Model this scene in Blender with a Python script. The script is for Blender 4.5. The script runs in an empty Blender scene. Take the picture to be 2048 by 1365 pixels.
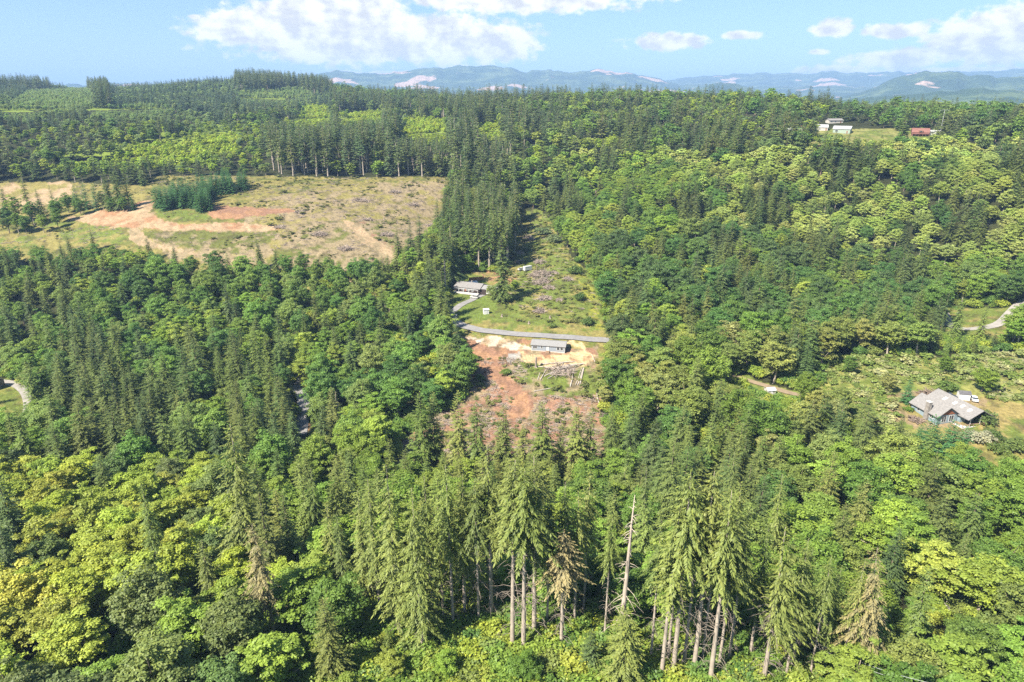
import bpy, math, random
import numpy as np
from mathutils import Vector, Matrix

# ------------------------------------------------------------------ camera, world, sun, exposure
sc = bpy.context.scene
COL = sc.collection
R = math.radians
F, CX, CY, PITCH, ZC = 1365.0, 1024.0, 682.5, R(19.8), 120.0     # photo focal length in its own pixels
cam = bpy.data.objects.new("camera", bpy.data.cameras.new("camera"))
COL.objects.link(cam)
cam.data.sensor_width = 36.0
cam.data.lens = 24.0
cam.data.clip_start = 1.0
cam.data.clip_end = 80000.0
cam.location = (0, 0, ZC)
cam.rotation_euler = (R(90) - PITCH, 0, 0)
sc.camera = cam
SUN_EL, SUN_AZ = R(48), R(-130)          # azimuth from +Y towards +X
sun_dir = Vector((math.sin(SUN_AZ) * math.cos(SUN_EL), math.cos(SUN_AZ) * math.cos(SUN_EL), math.sin(SUN_EL)))
world = bpy.data.worlds.new("World")
sc.world = world
world.use_nodes = True
wn = world.node_tree
wn.nodes.clear()
sky = wn.nodes.new("ShaderNodeTexSky")
sky.sky_type = 'NISHITA'
sky.sun_disc = False
sky.sun_elevation = SUN_EL
sky.sun_rotation = SUN_AZ
sky.altitude = 100
sky.air_density = 1.0
sky.dust_density = 0.3
sky.ozone_density = 1.2
WL = wn.links.new
def wmath(op, a, b=None, c=None):
    q = wn.nodes.new("ShaderNodeMath"); q.operation = op
    for k, v in enumerate((a, b, c)):
        if v is None: continue
        if hasattr(v, "is_linked"): WL(v, q.inputs[k])
        else: q.inputs[k].default_value = v
    return q.outputs[0]
def wmix(blend, f, a, b):
    q = wn.nodes.new("ShaderNodeMix"); q.data_type = 'RGBA'; q.blend_type = blend
    for sk, v in ((q.inputs[0], f), (q.inputs[6], a), (q.inputs[7], b)):
        if hasattr(v, "is_linked"): WL(v, sk)
        elif isinstance(v, (int, float)): sk.default_value = v
        else: sk.default_value = (*v, 1)
    return q.outputs[2]
SKY_GAIN = 0.078
sc1 = wmix('MULTIPLY', 1.0, sky.outputs[0], (SKY_GAIN * .86, SKY_GAIN * .96, SKY_GAIN * 1.0))
# soft shoulder so that the bright band at the horizon stays blue
vm = wn.nodes.new("ShaderNodeVectorMath"); vm.operation = 'MULTIPLY_ADD'
WL(sc1, vm.inputs[0]); vm.inputs[1].default_value = (1.75, 1.0, .62); vm.inputs[2].default_value = (1, 1, 1)
vd = wn.nodes.new("ShaderNodeVectorMath"); vd.operation = 'DIVIDE'
WL(sc1, vd.inputs[0]); WL(vm.outputs[0], vd.inputs[1])
tcw = wn.nodes.new("ShaderNodeTexCoord"); sx = wn.nodes.new("ShaderNodeSeparateXYZ"); WL(tcw.outputs["Generated"], sx.inputs[0])
AZ = wmath('ARCTAN2', sx.outputs[0], sx.outputs[1]); EL = wmath('ARCSINE', sx.outputs[2])
cxyz = wn.nodes.new("ShaderNodeCombineXYZ"); WL(AZ, cxyz.inputs[0]); WL(wmath('MULTIPLY', EL, 1.5), cxyz.inputs[1])
def wnoise(scale, detail, off=0.0, rough=.55):
    q = wn.nodes.new("ShaderNodeTexNoise"); q.inputs["Scale"].default_value = scale; q.inputs["Detail"].default_value = detail; q.inputs["Roughness"].default_value = rough
    v = wn.nodes.new("ShaderNodeVectorMath"); v.operation = 'ADD'; WL(cxyz.outputs[0], v.inputs[0]); v.inputs[1].default_value = (off, off * .6, 0)
    WL(v.outputs[0], q.inputs["Vector"]); return q.outputs["Fac"]
def dirpx(px, py):
    xc = (px - CX) / F; yc = -(py - CY) / F
    dx, dy, dz = xc, math.cos(PITCH) + yc * math.sin(PITCH), -math.sin(PITCH) + yc * math.cos(PITCH)
    return math.atan2(dx, dy), math.atan2(dz, math.hypot(dx, dy))
CLOUDS = [(450,56,75,24,1),(520,52,100,40,1),(600,45,110,56,1),(690,50,110,66,1),(740,42,80,62,1),(820,78,110,50,1),(900,82,110,50,1),(985,84,110,42,1),(700,96,230,32,1),
  (1040,-2,290,30,.8),(1995,78,105,50,1),(2060,60,90,55,1),(1665,60,46,19,.75),(1790,62,74,15,.7),(1330,84,95,20,.62),(1790,120,120,26,.5),(1930,146,150,13,.9),(1690,142,110,15,.45),
  (690,150,34,8,.8),(772,149,46,7,.8),(1480,70,60,12,.2),(1640,105,30,10,.1),(390,34,20,8,.2),(2500,30,260,70,1)]
mk = None; low = None
for px_, py_, rx_, ry_, op_ in CLOUDS:
    a_, e_ = dirpx(px_, py_); r_a = rx_ / F / 1.02; r_e = ry_ / F
    u_ = wmath('MULTIPLY', wmath('SUBTRACT', AZ, a_), 1 / r_a); v_ = wmath('MULTIPLY', wmath('SUBTRACT', EL, e_), 1 / r_e)
    d_ = wmath('SUBTRACT', 1.0, wmath('SQRT', wmath('ADD', wmath('MULTIPLY', u_, u_), wmath('MULTIPLY', v_, v_))))
    m_ = wmath('ADD', d_, (op_ - 1) * .42)
    mk = m_ if mk is None else wmath('SMOOTH_MAX', mk, m_, .12)
nz_ = wmath('ADD', wmath('MULTIPLY', wmath('SUBTRACT', wnoise(17, 7, 0, .58), .5), 1.2), wmath('MULTIPLY', wmath('SUBTRACT', wnoise(55, 4, .3, .55), .5), 1.0))
dens = wmath('ADD', mk, nz_)
mr = wn.nodes.new("ShaderNodeMapRange"); mr.interpolation_type = 'SMOOTHSTEP'; WL(dens, mr.inputs[0]); mr.inputs[1].default_value = -.06; mr.inputs[2].default_value = .32
# grey undersides: shading painted into the cloud colour by density and offset noise
nz2 = wmath('MULTIPLY', wmath('SUBTRACT', wnoise(16, 4, .012, .55), wnoise(16, 4, 0, .55)), 5.0)
sh_ = wn.nodes.new("ShaderNodeMapRange"); WL(wmath('ADD', wmath('MULTIPLY', dens, .5), nz2), sh_.inputs[0]); sh_.inputs[1].default_value = -.1; sh_.inputs[2].default_value = .75
ccol = wmix('MIX', sh_.outputs[0], (.50, .49, .475), (.325, .325, .33))
skyc = wmix('MIX', mr.outputs[0], vd.outputs[0], ccol)
bg = wn.nodes.new("ShaderNodeBackground")
bg.inputs[1].default_value = 1.0
wo = wn.nodes.new("ShaderNodeOutputWorld")
WL(skyc, bg.inputs[0])
WL(bg.outputs[0], wo.inputs[0])
sl = bpy.data.lights.new("sun", 'SUN')
sl.energy = 5.0
sl.angle = R(0.5)
sl.color = (1.0, 0.93, 0.80)
so = bpy.data.objects.new("sun", sl)
COL.objects.link(so)
so.rotation_euler = sun_dir.to_track_quat('Z', 'Y').to_euler()
sc.view_settings.view_transform = 'Standard'
sc.view_settings.look = 'None'
sc.view_settings.exposure = 1.42
sc.view_settings.gamma = 1.0
cy = sc.cycles
cy.max_bounces = 5
cy.diffuse_bounces = 3
cy.glossy_bounces = 1
cy.transmission_bounces = 3
cy.volume_bounces = 0
cy.transparent_max_bounces = 4
cy.caustics_reflective = cy.caustics_refractive = False
cy.use_denoising = False

# ------------------------------------------------------------------ helpers: projection, noise, terrain
SP, CP = math.sin(PITCH), math.cos(PITCH)

def ray(px, py):
    xc = (np.asarray(px, float) - CX) / F
    yc = -(np.asarray(py, float) - CY) / F
    return xc, CP + yc * SP, -SP + yc * CP

def project(x, y, z):
    zr = z - ZC
    d = y * CP - zr * SP
    u = y * SP + zr * CP
    d = np.where(d > 0.5, d, 0.5)
    return CX + F * x / d, CY - F * u / d, d

def inpoly(px, py, poly):
    p = np.asarray(poly, float)
    ins = np.zeros(np.shape(px), bool)
    j = len(p) - 1
    for i in range(len(p)):
        xi, yi = p[i]
        xj, yj = p[j]
        if yi != yj:
            c = ((yi > py) != (yj > py)) & (px < (xj - xi) * (py - yi) / (yj - yi) + xi)
            ins ^= c
        j = i
    return ins

def _hash(ix, iy, s):
    n = (ix * 374761393 + iy * 668265263 + s * 144665 + 12345) & 0x7fffffff
    n = ((n ^ (n >> 13)) * 1274126177) & 0x7fffffff
    return ((n ^ (n >> 16)) & 0xffff) / 65535.0

def vnoise(x, y, s=0):
    x = np.asarray(x, float); y = np.asarray(y, float)
    ix = np.floor(x).astype(np.int64); iy = np.floor(y).astype(np.int64)
    fx = x - ix; fy = y - iy
    fx = fx * fx * (3 - 2 * fx); fy = fy * fy * (3 - 2 * fy)
    a = _hash(ix, iy, s); b = _hash(ix + 1, iy, s); c = _hash(ix, iy + 1, s); d = _hash(ix + 1, iy + 1, s)
    return (a + (b - a) * fx) * (1 - fy) + (c + (d - c) * fx) * fy

def fbm(x, y, s=0, o=4):
    t = 0; a = 0.5
    for k in range(o):
        t = t + a * vnoise(x * 2 ** k, y * 2 ** k, s + k * 7)
        a *= 0.5
    return t / (1 - 0.5 ** o)

# control points of the terrain: pixel + height below the drone
CZ = [(0,1360,-104),(500,1360,-102),(1050,1320,-100),(1500,1360,-101),(2048,1360,-106),(1900,1212,-108),
 (0,1050,-112),(500,1050,-112),(1050,1050,-110),(1600,1050,-110),(2048,1000,-108),
 (0,800,-118),(300,800,-120),(600,800,-120),(850,905,-118.5),(1050,920,-118),(1250,920,-117),(1500,900,-112),
 (1100,698,-107),(960,690,-107.5),(1200,690,-106.5),(930,655,-106.5),(1050,668,-105.8),(1060,800,-113),
 (950,585,-104),(1100,600,-101),(1060,535,-99),(1075,440,-92),
 (0,620,-112),(300,620,-110),(600,620,-108),(800,620,-106),(100,480,-90),(300,500,-90),(600,520,-92),(800,520,-93),
 (0,365,-68),(300,380,-69),(600,360,-66),(880,360,-67),(300,430,-78),(650,430,-78),
 (1300,420,-75),(1700,420,-75),(2048,420,-75),(1500,560,-98),(1900,560,-98),(1300,560,-98),
 (1920,650,-102),(1700,740,-103),(1950,740,-102),(1890,830,-105),(2048,880,-106),(1400,690,-105)]
CD = [(200,285,800),(0,285,800),(420,270,850),(600,230,1100),(800,220,1150),(900,213,1200),(1200,203,1200),(1050,208,1200),
 (500,166,1700),(400,172,1700),(650,182,1700),(250,186,1600),(0,192,1500),(0,176,2000),(150,184,1800),
 (1640,268,690),(1840,274,700),(2048,272,700),(1500,212,900),(1350,208,1000),(1980,236,850),(2048,240,900),(1700,240,1150),
 (1300,330,620),(1700,330,560),(2048,330,560),(1100,330,620),(1000,300,700)]
pts = []
for px, py, z in CZ:
    dx, dy, dz = ray(px, py)
    t = z / dz
    pts.append((dx * t, dy * t, z))
for px, py, D in CD:
    dx, dy, dz = ray(px, py)
    t = D / math.hypot(dx, dy)
    pts.append((dx * t, dy * t, dz * t))
for az, D, z in [(-35,60,-104),(0,60,-100),(35,60,-106),(-35,2400,-20),(-10,2400,-60),(10,1700,-70),(30,1500,-75),(0,2500,-80),(30,2500,-80),(-25,2500,-30)]:
    pts.append((math.sin(R(az)) * D, math.cos(R(az)) * D, z))
P = np.array(pts)

def uv(x, y):
    az = np.clip(np.arctan2(x, y), -0.8, 0.8)
    r = np.clip(np.hypot(x, y), 55, 2600)
    return az * 1.3, np.log(r)

PU, PV = uv(P[:, 0], P[:, 1])
def _k(r2):
    return 0.5 * r2 * np.log(r2 + 1e-12)
n = len(P)
A = np.zeros((n + 3, n + 3))
A[:n, :n] = _k((PU[:, None] - PU) ** 2 + (PV[:, None] - PV) ** 2) + np.eye(n) * 2e-3
A[:n, n] = 1; A[:n, n + 1] = PU; A[:n, n + 2] = PV
A[n:, :n] = A[:n, n:].T
SCL = np.hypot(P[:, 0], P[:, 1]) ** 0.5
bvec = np.zeros(n + 3)
bvec[:n] = P[:, 2]
W = np.linalg.solve(A, bvec)

RIDGES = [  # distance, width, base, crest as (px, py)
 (9500, 1900, -60, [(-800,165),(0,172),(500,170),(620,160),(672,146),(720,155),(800,152),(850,141),(885,144),(920,140),(965,138),(1000,141),(1050,152),(1100,148),(1140,153),(1200,147),(1250,152),(1310,163),(1360,172),(1440,175),(2048,178),(2900,178)]),
 (12500, 2200, -60, [(-800,180),(1000,178),(1300,168),(1360,164),(1440,156),(1490,152),(1600,153),(1700,152),(1780,153),(1850,151),(1960,151),(2048,143),(2400,140),(2900,150)]),
 (6500, 900, -70, [(-800,215),(1350,190),(1420,172),(1470,170),(1530,185),(1600,196),(1680,196),(1740,180),(1800,160),(1850,148),(1900,151),(1950,156),(2048,163),(2400,165),(2900,170)]),
 (4300, 700, -75, [(-800,230),(1500,215),(1650,203),(1750,196),(1850,186),(1950,180),(2048,182),(2400,180),(2900,190)]),
]
RT = []
for D, wd, base, cr in RIDGES:
    az = []; hh = []
    for px, py in cr:
        dx, dy, dz = ray(px, py - 7 * min(1, max(0, (185 - py) / 25)))
        az.append(math.atan2(dx, dy)); hh.append(dz / math.hypot(dx, dy) * D)
    RT.append((D, wd, base, np.array(az), np.array(hh)))

def mountains(x, y):
    az = np.arctan2(x, y); r = np.hypot(x, y)
    z = np.full(np.shape(r), -75.0)
    for i, (D, wd, base, a, h) in enumerate(RT):
        top = np.interp(az, a, h) + (fbm(az * 70 + i * 9, az * 0 + i, 91, 4) - .55) * D * .006
        nz = fbm(az * 26 + 5, r / 900.0, 31 + i, 4)
        w = np.exp(-((r - D) / wd) ** 2)
        w = w * (1 - 0.38 * (1 - w) * (nz * 2 - 0.2))
        z = np.maximum(z, base + (top - base) * np.clip(w, 0, 1))
    return z

def height(x, y):
    """terrain height in world metres"""
    x = np.asarray(x, float); y = np.asarray(y, float)
    sh = x.shape
    xf = x.ravel(); yf = y.ravel()
    u, v = uv(xf, yf)
    out = np.empty(len(xf))
    for s in range(0, len(xf), 60000):
        uu = u[s:s + 60000]; vv = v[s:s + 60000]
        K = _k((uu[:, None] - PU) ** 2 + (vv[:, None] - PV) ** 2)
        out[s:s + 60000] = K @ W[:n] + W[n] + W[n + 1] * uu + W[n + 2] * vv
    r = np.hypot(xf, yf)
    b = np.clip((r - 2100) / 700, 0, 1)
    b = b * b * (3 - 2 * b)
    far = r > 2050
    if far.any():
        m = np.full(len(xf), -75.0)
        m[far] = mountains(xf[far], yf[far])
        out = out * (1 - b) + m * b
    und = (fbm(xf / 14, yf / 14, 3, 3) - 0.5) * 1.2 * np.clip(r / 200, 0.3, 1)
    return (out + und + ZC).reshape(sh)

def h1(x, y):
    return float(height(np.array([x]), np.array([y]))[0])

TT = np.exp(np.linspace(math.log(45), math.log(2600), 1500))
def ground_at(px, py):
    """first terrain point seen along a direction"""
    dx, dy, dz = ray(px, py)
    hl = math.hypot(dx, dy)
    xs = dx / hl * TT; ys = dy / hl * TT; zs = ZC + dz / hl * TT
    d = zs - height(xs, ys)
    k = int(np.argmax(d < 0)) if (d < 0).any() else len(TT) - 1
    k = max(k, 1)
    f = d[k - 1] / (d[k - 1] - d[k] + 1e-9)
    t = TT[k - 1] + (TT[k] - TT[k - 1]) * min(max(f, 0), 1)
    return Vector((dx / hl * t, dy / hl * t, h1(dx / hl * t, dy / hl * t)))

def top_at(px, py, h):
    """base of a thing of height h whose top is seen in this direction"""
    dx, dy, dz = ray(px, py)
    hl = math.hypot(dx, dy)
    xs = dx / hl * TT; ys = dy / hl * TT; zs = ZC + dz / hl * TT
    d = zs - height(xs, ys) - h
    k = int(np.argmax(d < 0)) if (d < 0).any() else len(TT) - 1
    return Vector((xs[k], ys[k], h1(xs[k], ys[k])))

# ------------------------------------------------------------------ helpers: meshes and objects
def tag(o, label=None, cat=None, group=None, kind=None):
    if label: o["label"] = label
    if cat: o["category"] = cat
    if group: o["group"] = group
    if kind: o["kind"] = kind
    return o

def link(name, me, mat=None, parent=None, coll=None):
    if mat:
        for m in (mat if isinstance(mat, (list, tuple)) else [mat]):
            me.materials.append(m)
    o = bpy.data.objects.new(name, me)
    (coll or COL).objects.link(o)
    if parent: o.parent = parent
    return o

def empty(name, loc, rz=0, scale=None):
    o = bpy.data.objects.new(name, None)
    o.empty_display_size = 0.5
    COL.objects.link(o)
    o.location = loc
    o.rotation_euler = (0, 0, rz)
    if scale: o.scale = scale
    return o

def npmesh(name, V, Fc, fattr=None, smooth=False):
    """V (n,3), Fc (m,k) all faces with k corners"""
    V = np.ascontiguousarray(V, np.float32); Fc = np.ascontiguousarray(Fc, np.int32)
    me = bpy.data.meshes.new(name)
    m, k = Fc.shape
    me.vertices.add(len(V)); me.vertices.foreach_set("co", V.ravel())
    me.loops.add(m * k); me.loops.foreach_set("vertex_index", Fc.ravel())
    me.polygons.add(m); me.polygons.foreach_set("loop_start", np.arange(0, m * k, k, dtype=np.int32))
    if smooth: me.polygons.foreach_set("use_smooth", np.ones(m, bool))
    me.update(calc_edges=True)
    if fattr is not None:
        a = me.attributes.new("v", 'FLOAT', 'FACE')
        a.data.foreach_set("value", np.ascontiguousarray(fattr, np.float32))
    return me

class MB:
    def __init__(s): s.v = []; s.f = []
    def add(s, vs, fs):
        b = len(s.v); s.v += [tuple(v) for v in vs]; s.f += [[i + b for i in f] for f in fs]; return s
    def box(s, x0, x1, y0, y1, z0, z1):
        return s.add([(x0,y0,z0),(x1,y0,z0),(x1,y1,z0),(x0,y1,z0),(x0,y0,z1),(x1,y0,z1),(x1,y1,z1),(x0,y1,z1)],
                     [(0,3,2,1),(4,5,6,7),(0,1,5,4),(1,2,6,5),(2,3,7,6),(3,0,4,7)])
    def tube(s, pts, rad, n=6, cap=True):
        pts = [Vector(p) for p in pts]; b = len(s.v)
        for i, p in enumerate(pts):
            d = (pts[min(i + 1, len(pts) - 1)] - pts[max(i - 1, 0)]).normalized()
            a = d.orthogonal().normalized() if abs(d.z) > 0.95 else d.cross(Vector((0, 0, 1))).normalized()
            c = d.cross(a)
            for k in range(n):
                w = 2 * math.pi * k / n
                s.v.append(tuple(p + (a * math.cos(w) + c * math.sin(w)) * rad[i]))
        for i in range(len(pts) - 1):
            for k in range(n):
                q = (k + 1) % n
                s.f.append([b + i * n + k, b + i * n + q, b + (i + 1) * n + q, b + (i + 1) * n + k])
        if cap:
            s.f.append([b + k for k in range(n)][::-1]); s.f.append([b + (len(pts) - 1) * n + k for k in range(n)])
        return s
    def prism(s, prof, y0, y1):
        """profile in x,z swept along y"""
        m = len(prof)
        return s.add([(x, y0, z) for x, z in prof] + [(x, y1, z) for x, z in prof],
                     [list(range(m)), list(range(2 * m - 1, m - 1, -1))] + [[(i + 1) % m, i, m + i, m + (i + 1) % m] for i in range(m)])
    def prismx(s, prof, x0, x1):
        """profile in y,z swept along x"""
        m = len(prof)
        return s.add([(x0, y, z) for y, z in prof] + [(x1, y, z) for y, z in prof],
                     [list(range(m))[::-1], list(range(m, 2 * m))] + [[i, (i + 1) % m, m + (i + 1) % m, m + i] for i in range(m)])
    def build(s, name, mat, parent=None, smooth=False):
        me = bpy.data.meshes.new(name); me.from_pydata(s.v, [], s.f); me.update()
        if smooth: me.polygons.foreach_set("use_smooth", np.ones(len(me.polygons), bool))
        return link(name, me, mat, parent)

# ------------------------------------------------------------------ materials
def newmat(name):
    m = bpy.data.materials.new(name); m.use_nodes = True
    nt = m.node_tree; nt.nodes.clear()
    out = nt.nodes.new("ShaderNodeOutputMaterial")
    return m, nt, out

def N(nt, t, **kw):
    nd = nt.nodes.new(t)
    for k, v in kw.items(): setattr(nd, k, v)
    return nd

def mixrgb(nt, blend, a, b, fac=1.0):
    m = nt.nodes.new("ShaderNodeMix"); m.data_type = 'RGBA'; m.blend_type = blend
    for sock, val in ((m.inputs[0], fac), (m.inputs[6], a), (m.inputs[7], b)):
        if hasattr(val, "is_linked"): nt.links.new(val, sock)
        elif isinstance(val, (int, float)): sock.default_value = val
        else: sock.default_value = (*val, 1)
    return m.outputs[2]

def noise(nt, scale, detail=3, coord="Object", rough=0.6, vec=None):
    nz = nt.nodes.new("ShaderNodeTexNoise")
    nz.inputs["Scale"].default_value = scale; nz.inputs["Detail"].default_value = detail; nz.inputs["Roughness"].default_value = rough
    if vec is None:
        tc = nt.nodes.new("ShaderNodeTexCoord"); vec = tc.outputs[coord]
    nt.links.new(vec, nz.inputs["Vector"])
    return nz.outputs["Fac"]

def ramp(nt, fac, stops):
    r = nt.nodes.new("ShaderNodeValToRGB")
    els = r.color_ramp.elements
    while len(els) < len(stops): els.new(0.5)
    for e, (p, c) in zip(els, stops):
        e.position = p; e.color = (*c, 1) if not isinstance(c, (int, float)) else (c, c, c, 1)
    nt.links.new(fac, r.inputs[0])
    return r.outputs[0]

def simple(name, col, rough=0.7, var=0.25, scale=1.5, spec=0.3, metal=0.0, bump=0.0, stripes=None):
    m, nt, out = newmat(name)
    p = N(nt, "ShaderNodeBsdfPrincipled")
    f = noise(nt, scale, 4)
    c = mixrgb(nt, 'MULTIPLY', col, ramp(nt, f, [(0.25, 1 - var), (0.75, 1 + var * 0.6)]))
    if stripes:
        tc = nt.nodes.new("ShaderNodeTexCoord")
        w = N(nt, "ShaderNodeTexWave", wave_type='BANDS', bands_direction=stripes[0])
        w.inputs["Scale"].default_value = stripes[1]; w.inputs["Distortion"].default_value = 0.3
        nt.links.new(tc.outputs["Object"], w.inputs["Vector"])
        c = mixrgb(nt, 'MULTIPLY', c, ramp(nt, w.outputs["Fac"], [(0.0, 1 - stripes[2]), (0.35, 1.0)]))
    nt.links.new(c, p.inputs["Base Color"])
    p.inputs["Roughness"].default_value = rough; p.inputs["Metallic"].default_value = metal
    p.inputs["Specular IOR Level"].default_value = spec
    nt.links.new(p.outputs[0], out.inputs[0])
    return m

def leafmat(name, trans=0.28, spec=0.25):
    m, nt, out = newmat(name)
    at = N(nt, "ShaderNodeAttribute", attribute_type='INSTANCER', attribute_name="tint")
    v = N(nt, "ShaderNodeAttribute", attribute_type='GEOMETRY', attribute_name="v")
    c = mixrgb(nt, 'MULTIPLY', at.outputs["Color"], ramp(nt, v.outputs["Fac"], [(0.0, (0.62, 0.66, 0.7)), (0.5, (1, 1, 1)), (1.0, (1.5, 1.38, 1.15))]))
    p = N(nt, "ShaderNodeBsdfPrincipled")
    nt.links.new(c, p.inputs["Base Color"])
    p.inputs["Roughness"].default_value = 0.5; p.inputs["Specular IOR Level"].default_value = spec
    t = N(nt, "ShaderNodeBsdfTranslucent")
    tc = mixrgb(nt, 'MULTIPLY', c, (1.5, 1.35, 0.55))
    nt.links.new(tc, t.inputs["Color"])
    mx = N(nt, "ShaderNodeMixShader"); mx.inputs[0].default_value = trans
    nt.links.new(p.outputs[0], mx.inputs[1]); nt.links.new(t.outputs[0], mx.inputs[2])
    nt.links.new(mx.outputs[0], out.inputs[0])
    return m

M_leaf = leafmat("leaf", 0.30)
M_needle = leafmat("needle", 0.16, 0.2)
M_bark = simple("bark", (0.20, 0.15, 0.115), 0.9, 0.5, 0.8)
M_palebark = simple("pale_bark", (0.38, 0.32, 0.26), 0.9, 0.45, 0.6)
M_deadwood = simple("dead_wood", (0.42, 0.35, 0.29), 0.9, 0.4, 0.7)
M_twig = simple("dead_twigs", (.27, .225, .185), .9, .4, .7)
M_log = simple("weathered_log", (.42, .365, .31), .9, .4, .6)
M_slash = simple("slash_wood", (.31, .25, .205), 0.9, 0.55, 0.5)

# ------------------------------------------------------------------ tree forms
def unit(a):
    return a / (np.linalg.norm(a, axis=-1, keepdims=True) + 1e-9)

def kites(C, Ad, Nn, L, Wd, rng, mid=0.5):
    S = unit(np.cross(Ad, Nn))
    L = np.asarray(L)[:, None]; Wd = np.asarray(Wd)[:, None]
    V = np.stack([C, C + Ad * L * mid + S * Wd / 2, C + Ad * L, C + Ad * L * mid - S * Wd / 2], 1)
    m = len(C)
    return V.reshape(-1, 3), np.arange(m * 4).reshape(m, 4)

def conifer(seed, h=30, *a, **k):
    return conifer_(seed, h, *a, **k)
def conifer_(seed, h=30, rmax=4.2, base=0.06, whorls=34, nb=6, droop=0.25, hang=0.35, e_low=-0.25, e_top=0.7, spray=1.0, dens=1.0, ragged=0.3, power=0.8, onesided=0.0, thin=(.32, .5), girth=.0115):
    rng = np.random.default_rng(seed)
    C = []; A = []; L = []; Wd = []; Nn = []; val = []
    tk = MB()
    lean = rng.normal(0, 0.012, 2) * h
    def axis(z):
        q = z / h
        return np.array([lean[0] * q * q, lean[1] * q * q, z])
    zs = [axis(h * q) for q in (0, .02, .1, .3, .5, .7, .9, 1.0)]
    r0 = h * girth + 0.04
    tk.tube(zs, [r0 * 1.5, r0 * 1.15, r0, r0 * .82, r0 * .62, r0 * .4, r0 * .14, 0.02], 7)
    for w in range(whorls):
        t = (w + rng.uniform(-.3, .3)) / whorls
        t = max(0.0, min(0.985, t)) ** 0.92
        z0 = h * (base + (1 - base) * t)
        prof = (1 - t) ** power * min(1.0, 0.62 + t * 3.0)
        k = max(4, int(round(nb * (1 - 0.35 * t) + rng.uniform(-1, 1))))
        a0 = rng.uniform(0, 6.28)
        for b in range(k):
            az = a0 + 6.283 * b / k + rng.normal(0, .22)
            if rng.random() < ragged * 0.35: continue
            Lb = rmax * prof * rng.uniform(1 - ragged, 1 + ragged * .55) + 0.25
            if onesided: Lb *= 1 + onesided * math.cos(az)
            e = e_low + (e_top - e_low) * t ** 1.3 + rng.normal(0, .08)
            d = np.array([math.cos(az), math.sin(az), 0.0]); sd = np.array([-d[1], d[0], 0.0])
            m = max(2, int(round(Lb * 2.3 * dens / spray)))
            s = (np.arange(m) + rng.uniform(.2, .8, m)) / m
            s = 0.12 + 0.88 * s
            z = Lb * s * math.tan(e) - droop * Lb * s ** 1.8
            pos = axis(z0) + d * (Lb * s)[:, None] * 1.0
            pos[:, 2] += z + rng.normal(0, .08, m)
            for sg in (-1, 1):
                ln = spray * (0.35 + 0.55 * (1 - s)) * min(1.9, 0.55 + Lb * 0.33) * rng.uniform(.75, 1.3, m)
                dd = d * rng.uniform(.45, .95, (m, 1)) + sd * sg * rng.uniform(.5, .95, (m, 1)) + np.array([0, 0, -1]) * (hang * rng.uniform(.4, 1.5, (m, 1)))
                A.append(unit(dd)); C.append(pos); L.append(ln); Wd.append(ln * rng.uniform(*thin, m))
                nn = np.array([0, 0, 1.0]) + rng.normal(0, .35, (m, 3)) + d * 0.35
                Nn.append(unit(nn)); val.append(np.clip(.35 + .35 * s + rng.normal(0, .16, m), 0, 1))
            # along the branch tip
            C.append(pos[-1:]); A.append(unit((d + np.array([0, 0, math.tan(e) - droop * 1.2]))[None])); L.append(np.array([.7 * spray + .12 * Lb])); Wd.append(np.array([.32 * spray]))
            Nn.append(np.array([[0, 0, 1.0]])); val.append(np.array([.8]))
    # leader
    for q in range(5):
        C.append(axis(h * (0.975 + q * .004))[None]); A.append(unit(np.array([[rng.normal(0, .25), rng.normal(0, .25), 1.0]]))); L.append(np.array([h * .022])); Wd.append(np.array([.22 * spray]))
        Nn.append(unit(rng.normal(0, 1, (1, 3)))); val.append(np.array([.6]))
    C = np.concatenate(C); A = np.concatenate(A); L = np.concatenate(L); Wd = np.concatenate(Wd); Nn = np.concatenate(Nn); val = np.concatenate(val)
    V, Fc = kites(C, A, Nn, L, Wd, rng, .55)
    return tk, (V, Fc, val), rng, axis

def dead_twigs(seed, h, z0, z1, count, length, axis=None, hang=0.3):
    rng = random.Random(seed); mb = MB()
    mb.tube([axis(h * (z0 + (z1 - z0) * q)) if axis else (0, 0, h * (z0 + (z1 - z0) * q)) for q in (0, .25, .5, .75, 1)], [.05] * 5, 4)
    for i in range(count):
        z = h * (z0 + (z1 - z0) * rng.random()); az = rng.uniform(0, 6.28); Lb = length * rng.uniform(.4, 1.15)
        b = Vector((0, 0, z)) if axis is None else Vector(axis(z))
        d = Vector((math.cos(az), math.sin(az), 0))
        p = [b, b + d * Lb * .5 + Vector((0, 0, rng.uniform(-.05, .2) * Lb)), b + d * Lb + Vector((0, 0, -hang * Lb * rng.uniform(.3, 1.4)))]
        mb.tube(p, [.05, .035, .012], 3, False)
        for q in range(2):
            s = p[1].lerp(p[2], rng.random() * .8)
            e = Vector((rng.uniform(-1, 1), rng.uniform(-1, 1), rng.uniform(-.9, .2))).normalized()
            mb.tube([s, s + (e + d * .5) * Lb * .3], [.025, .01], 3, False)
    return mb

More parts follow.
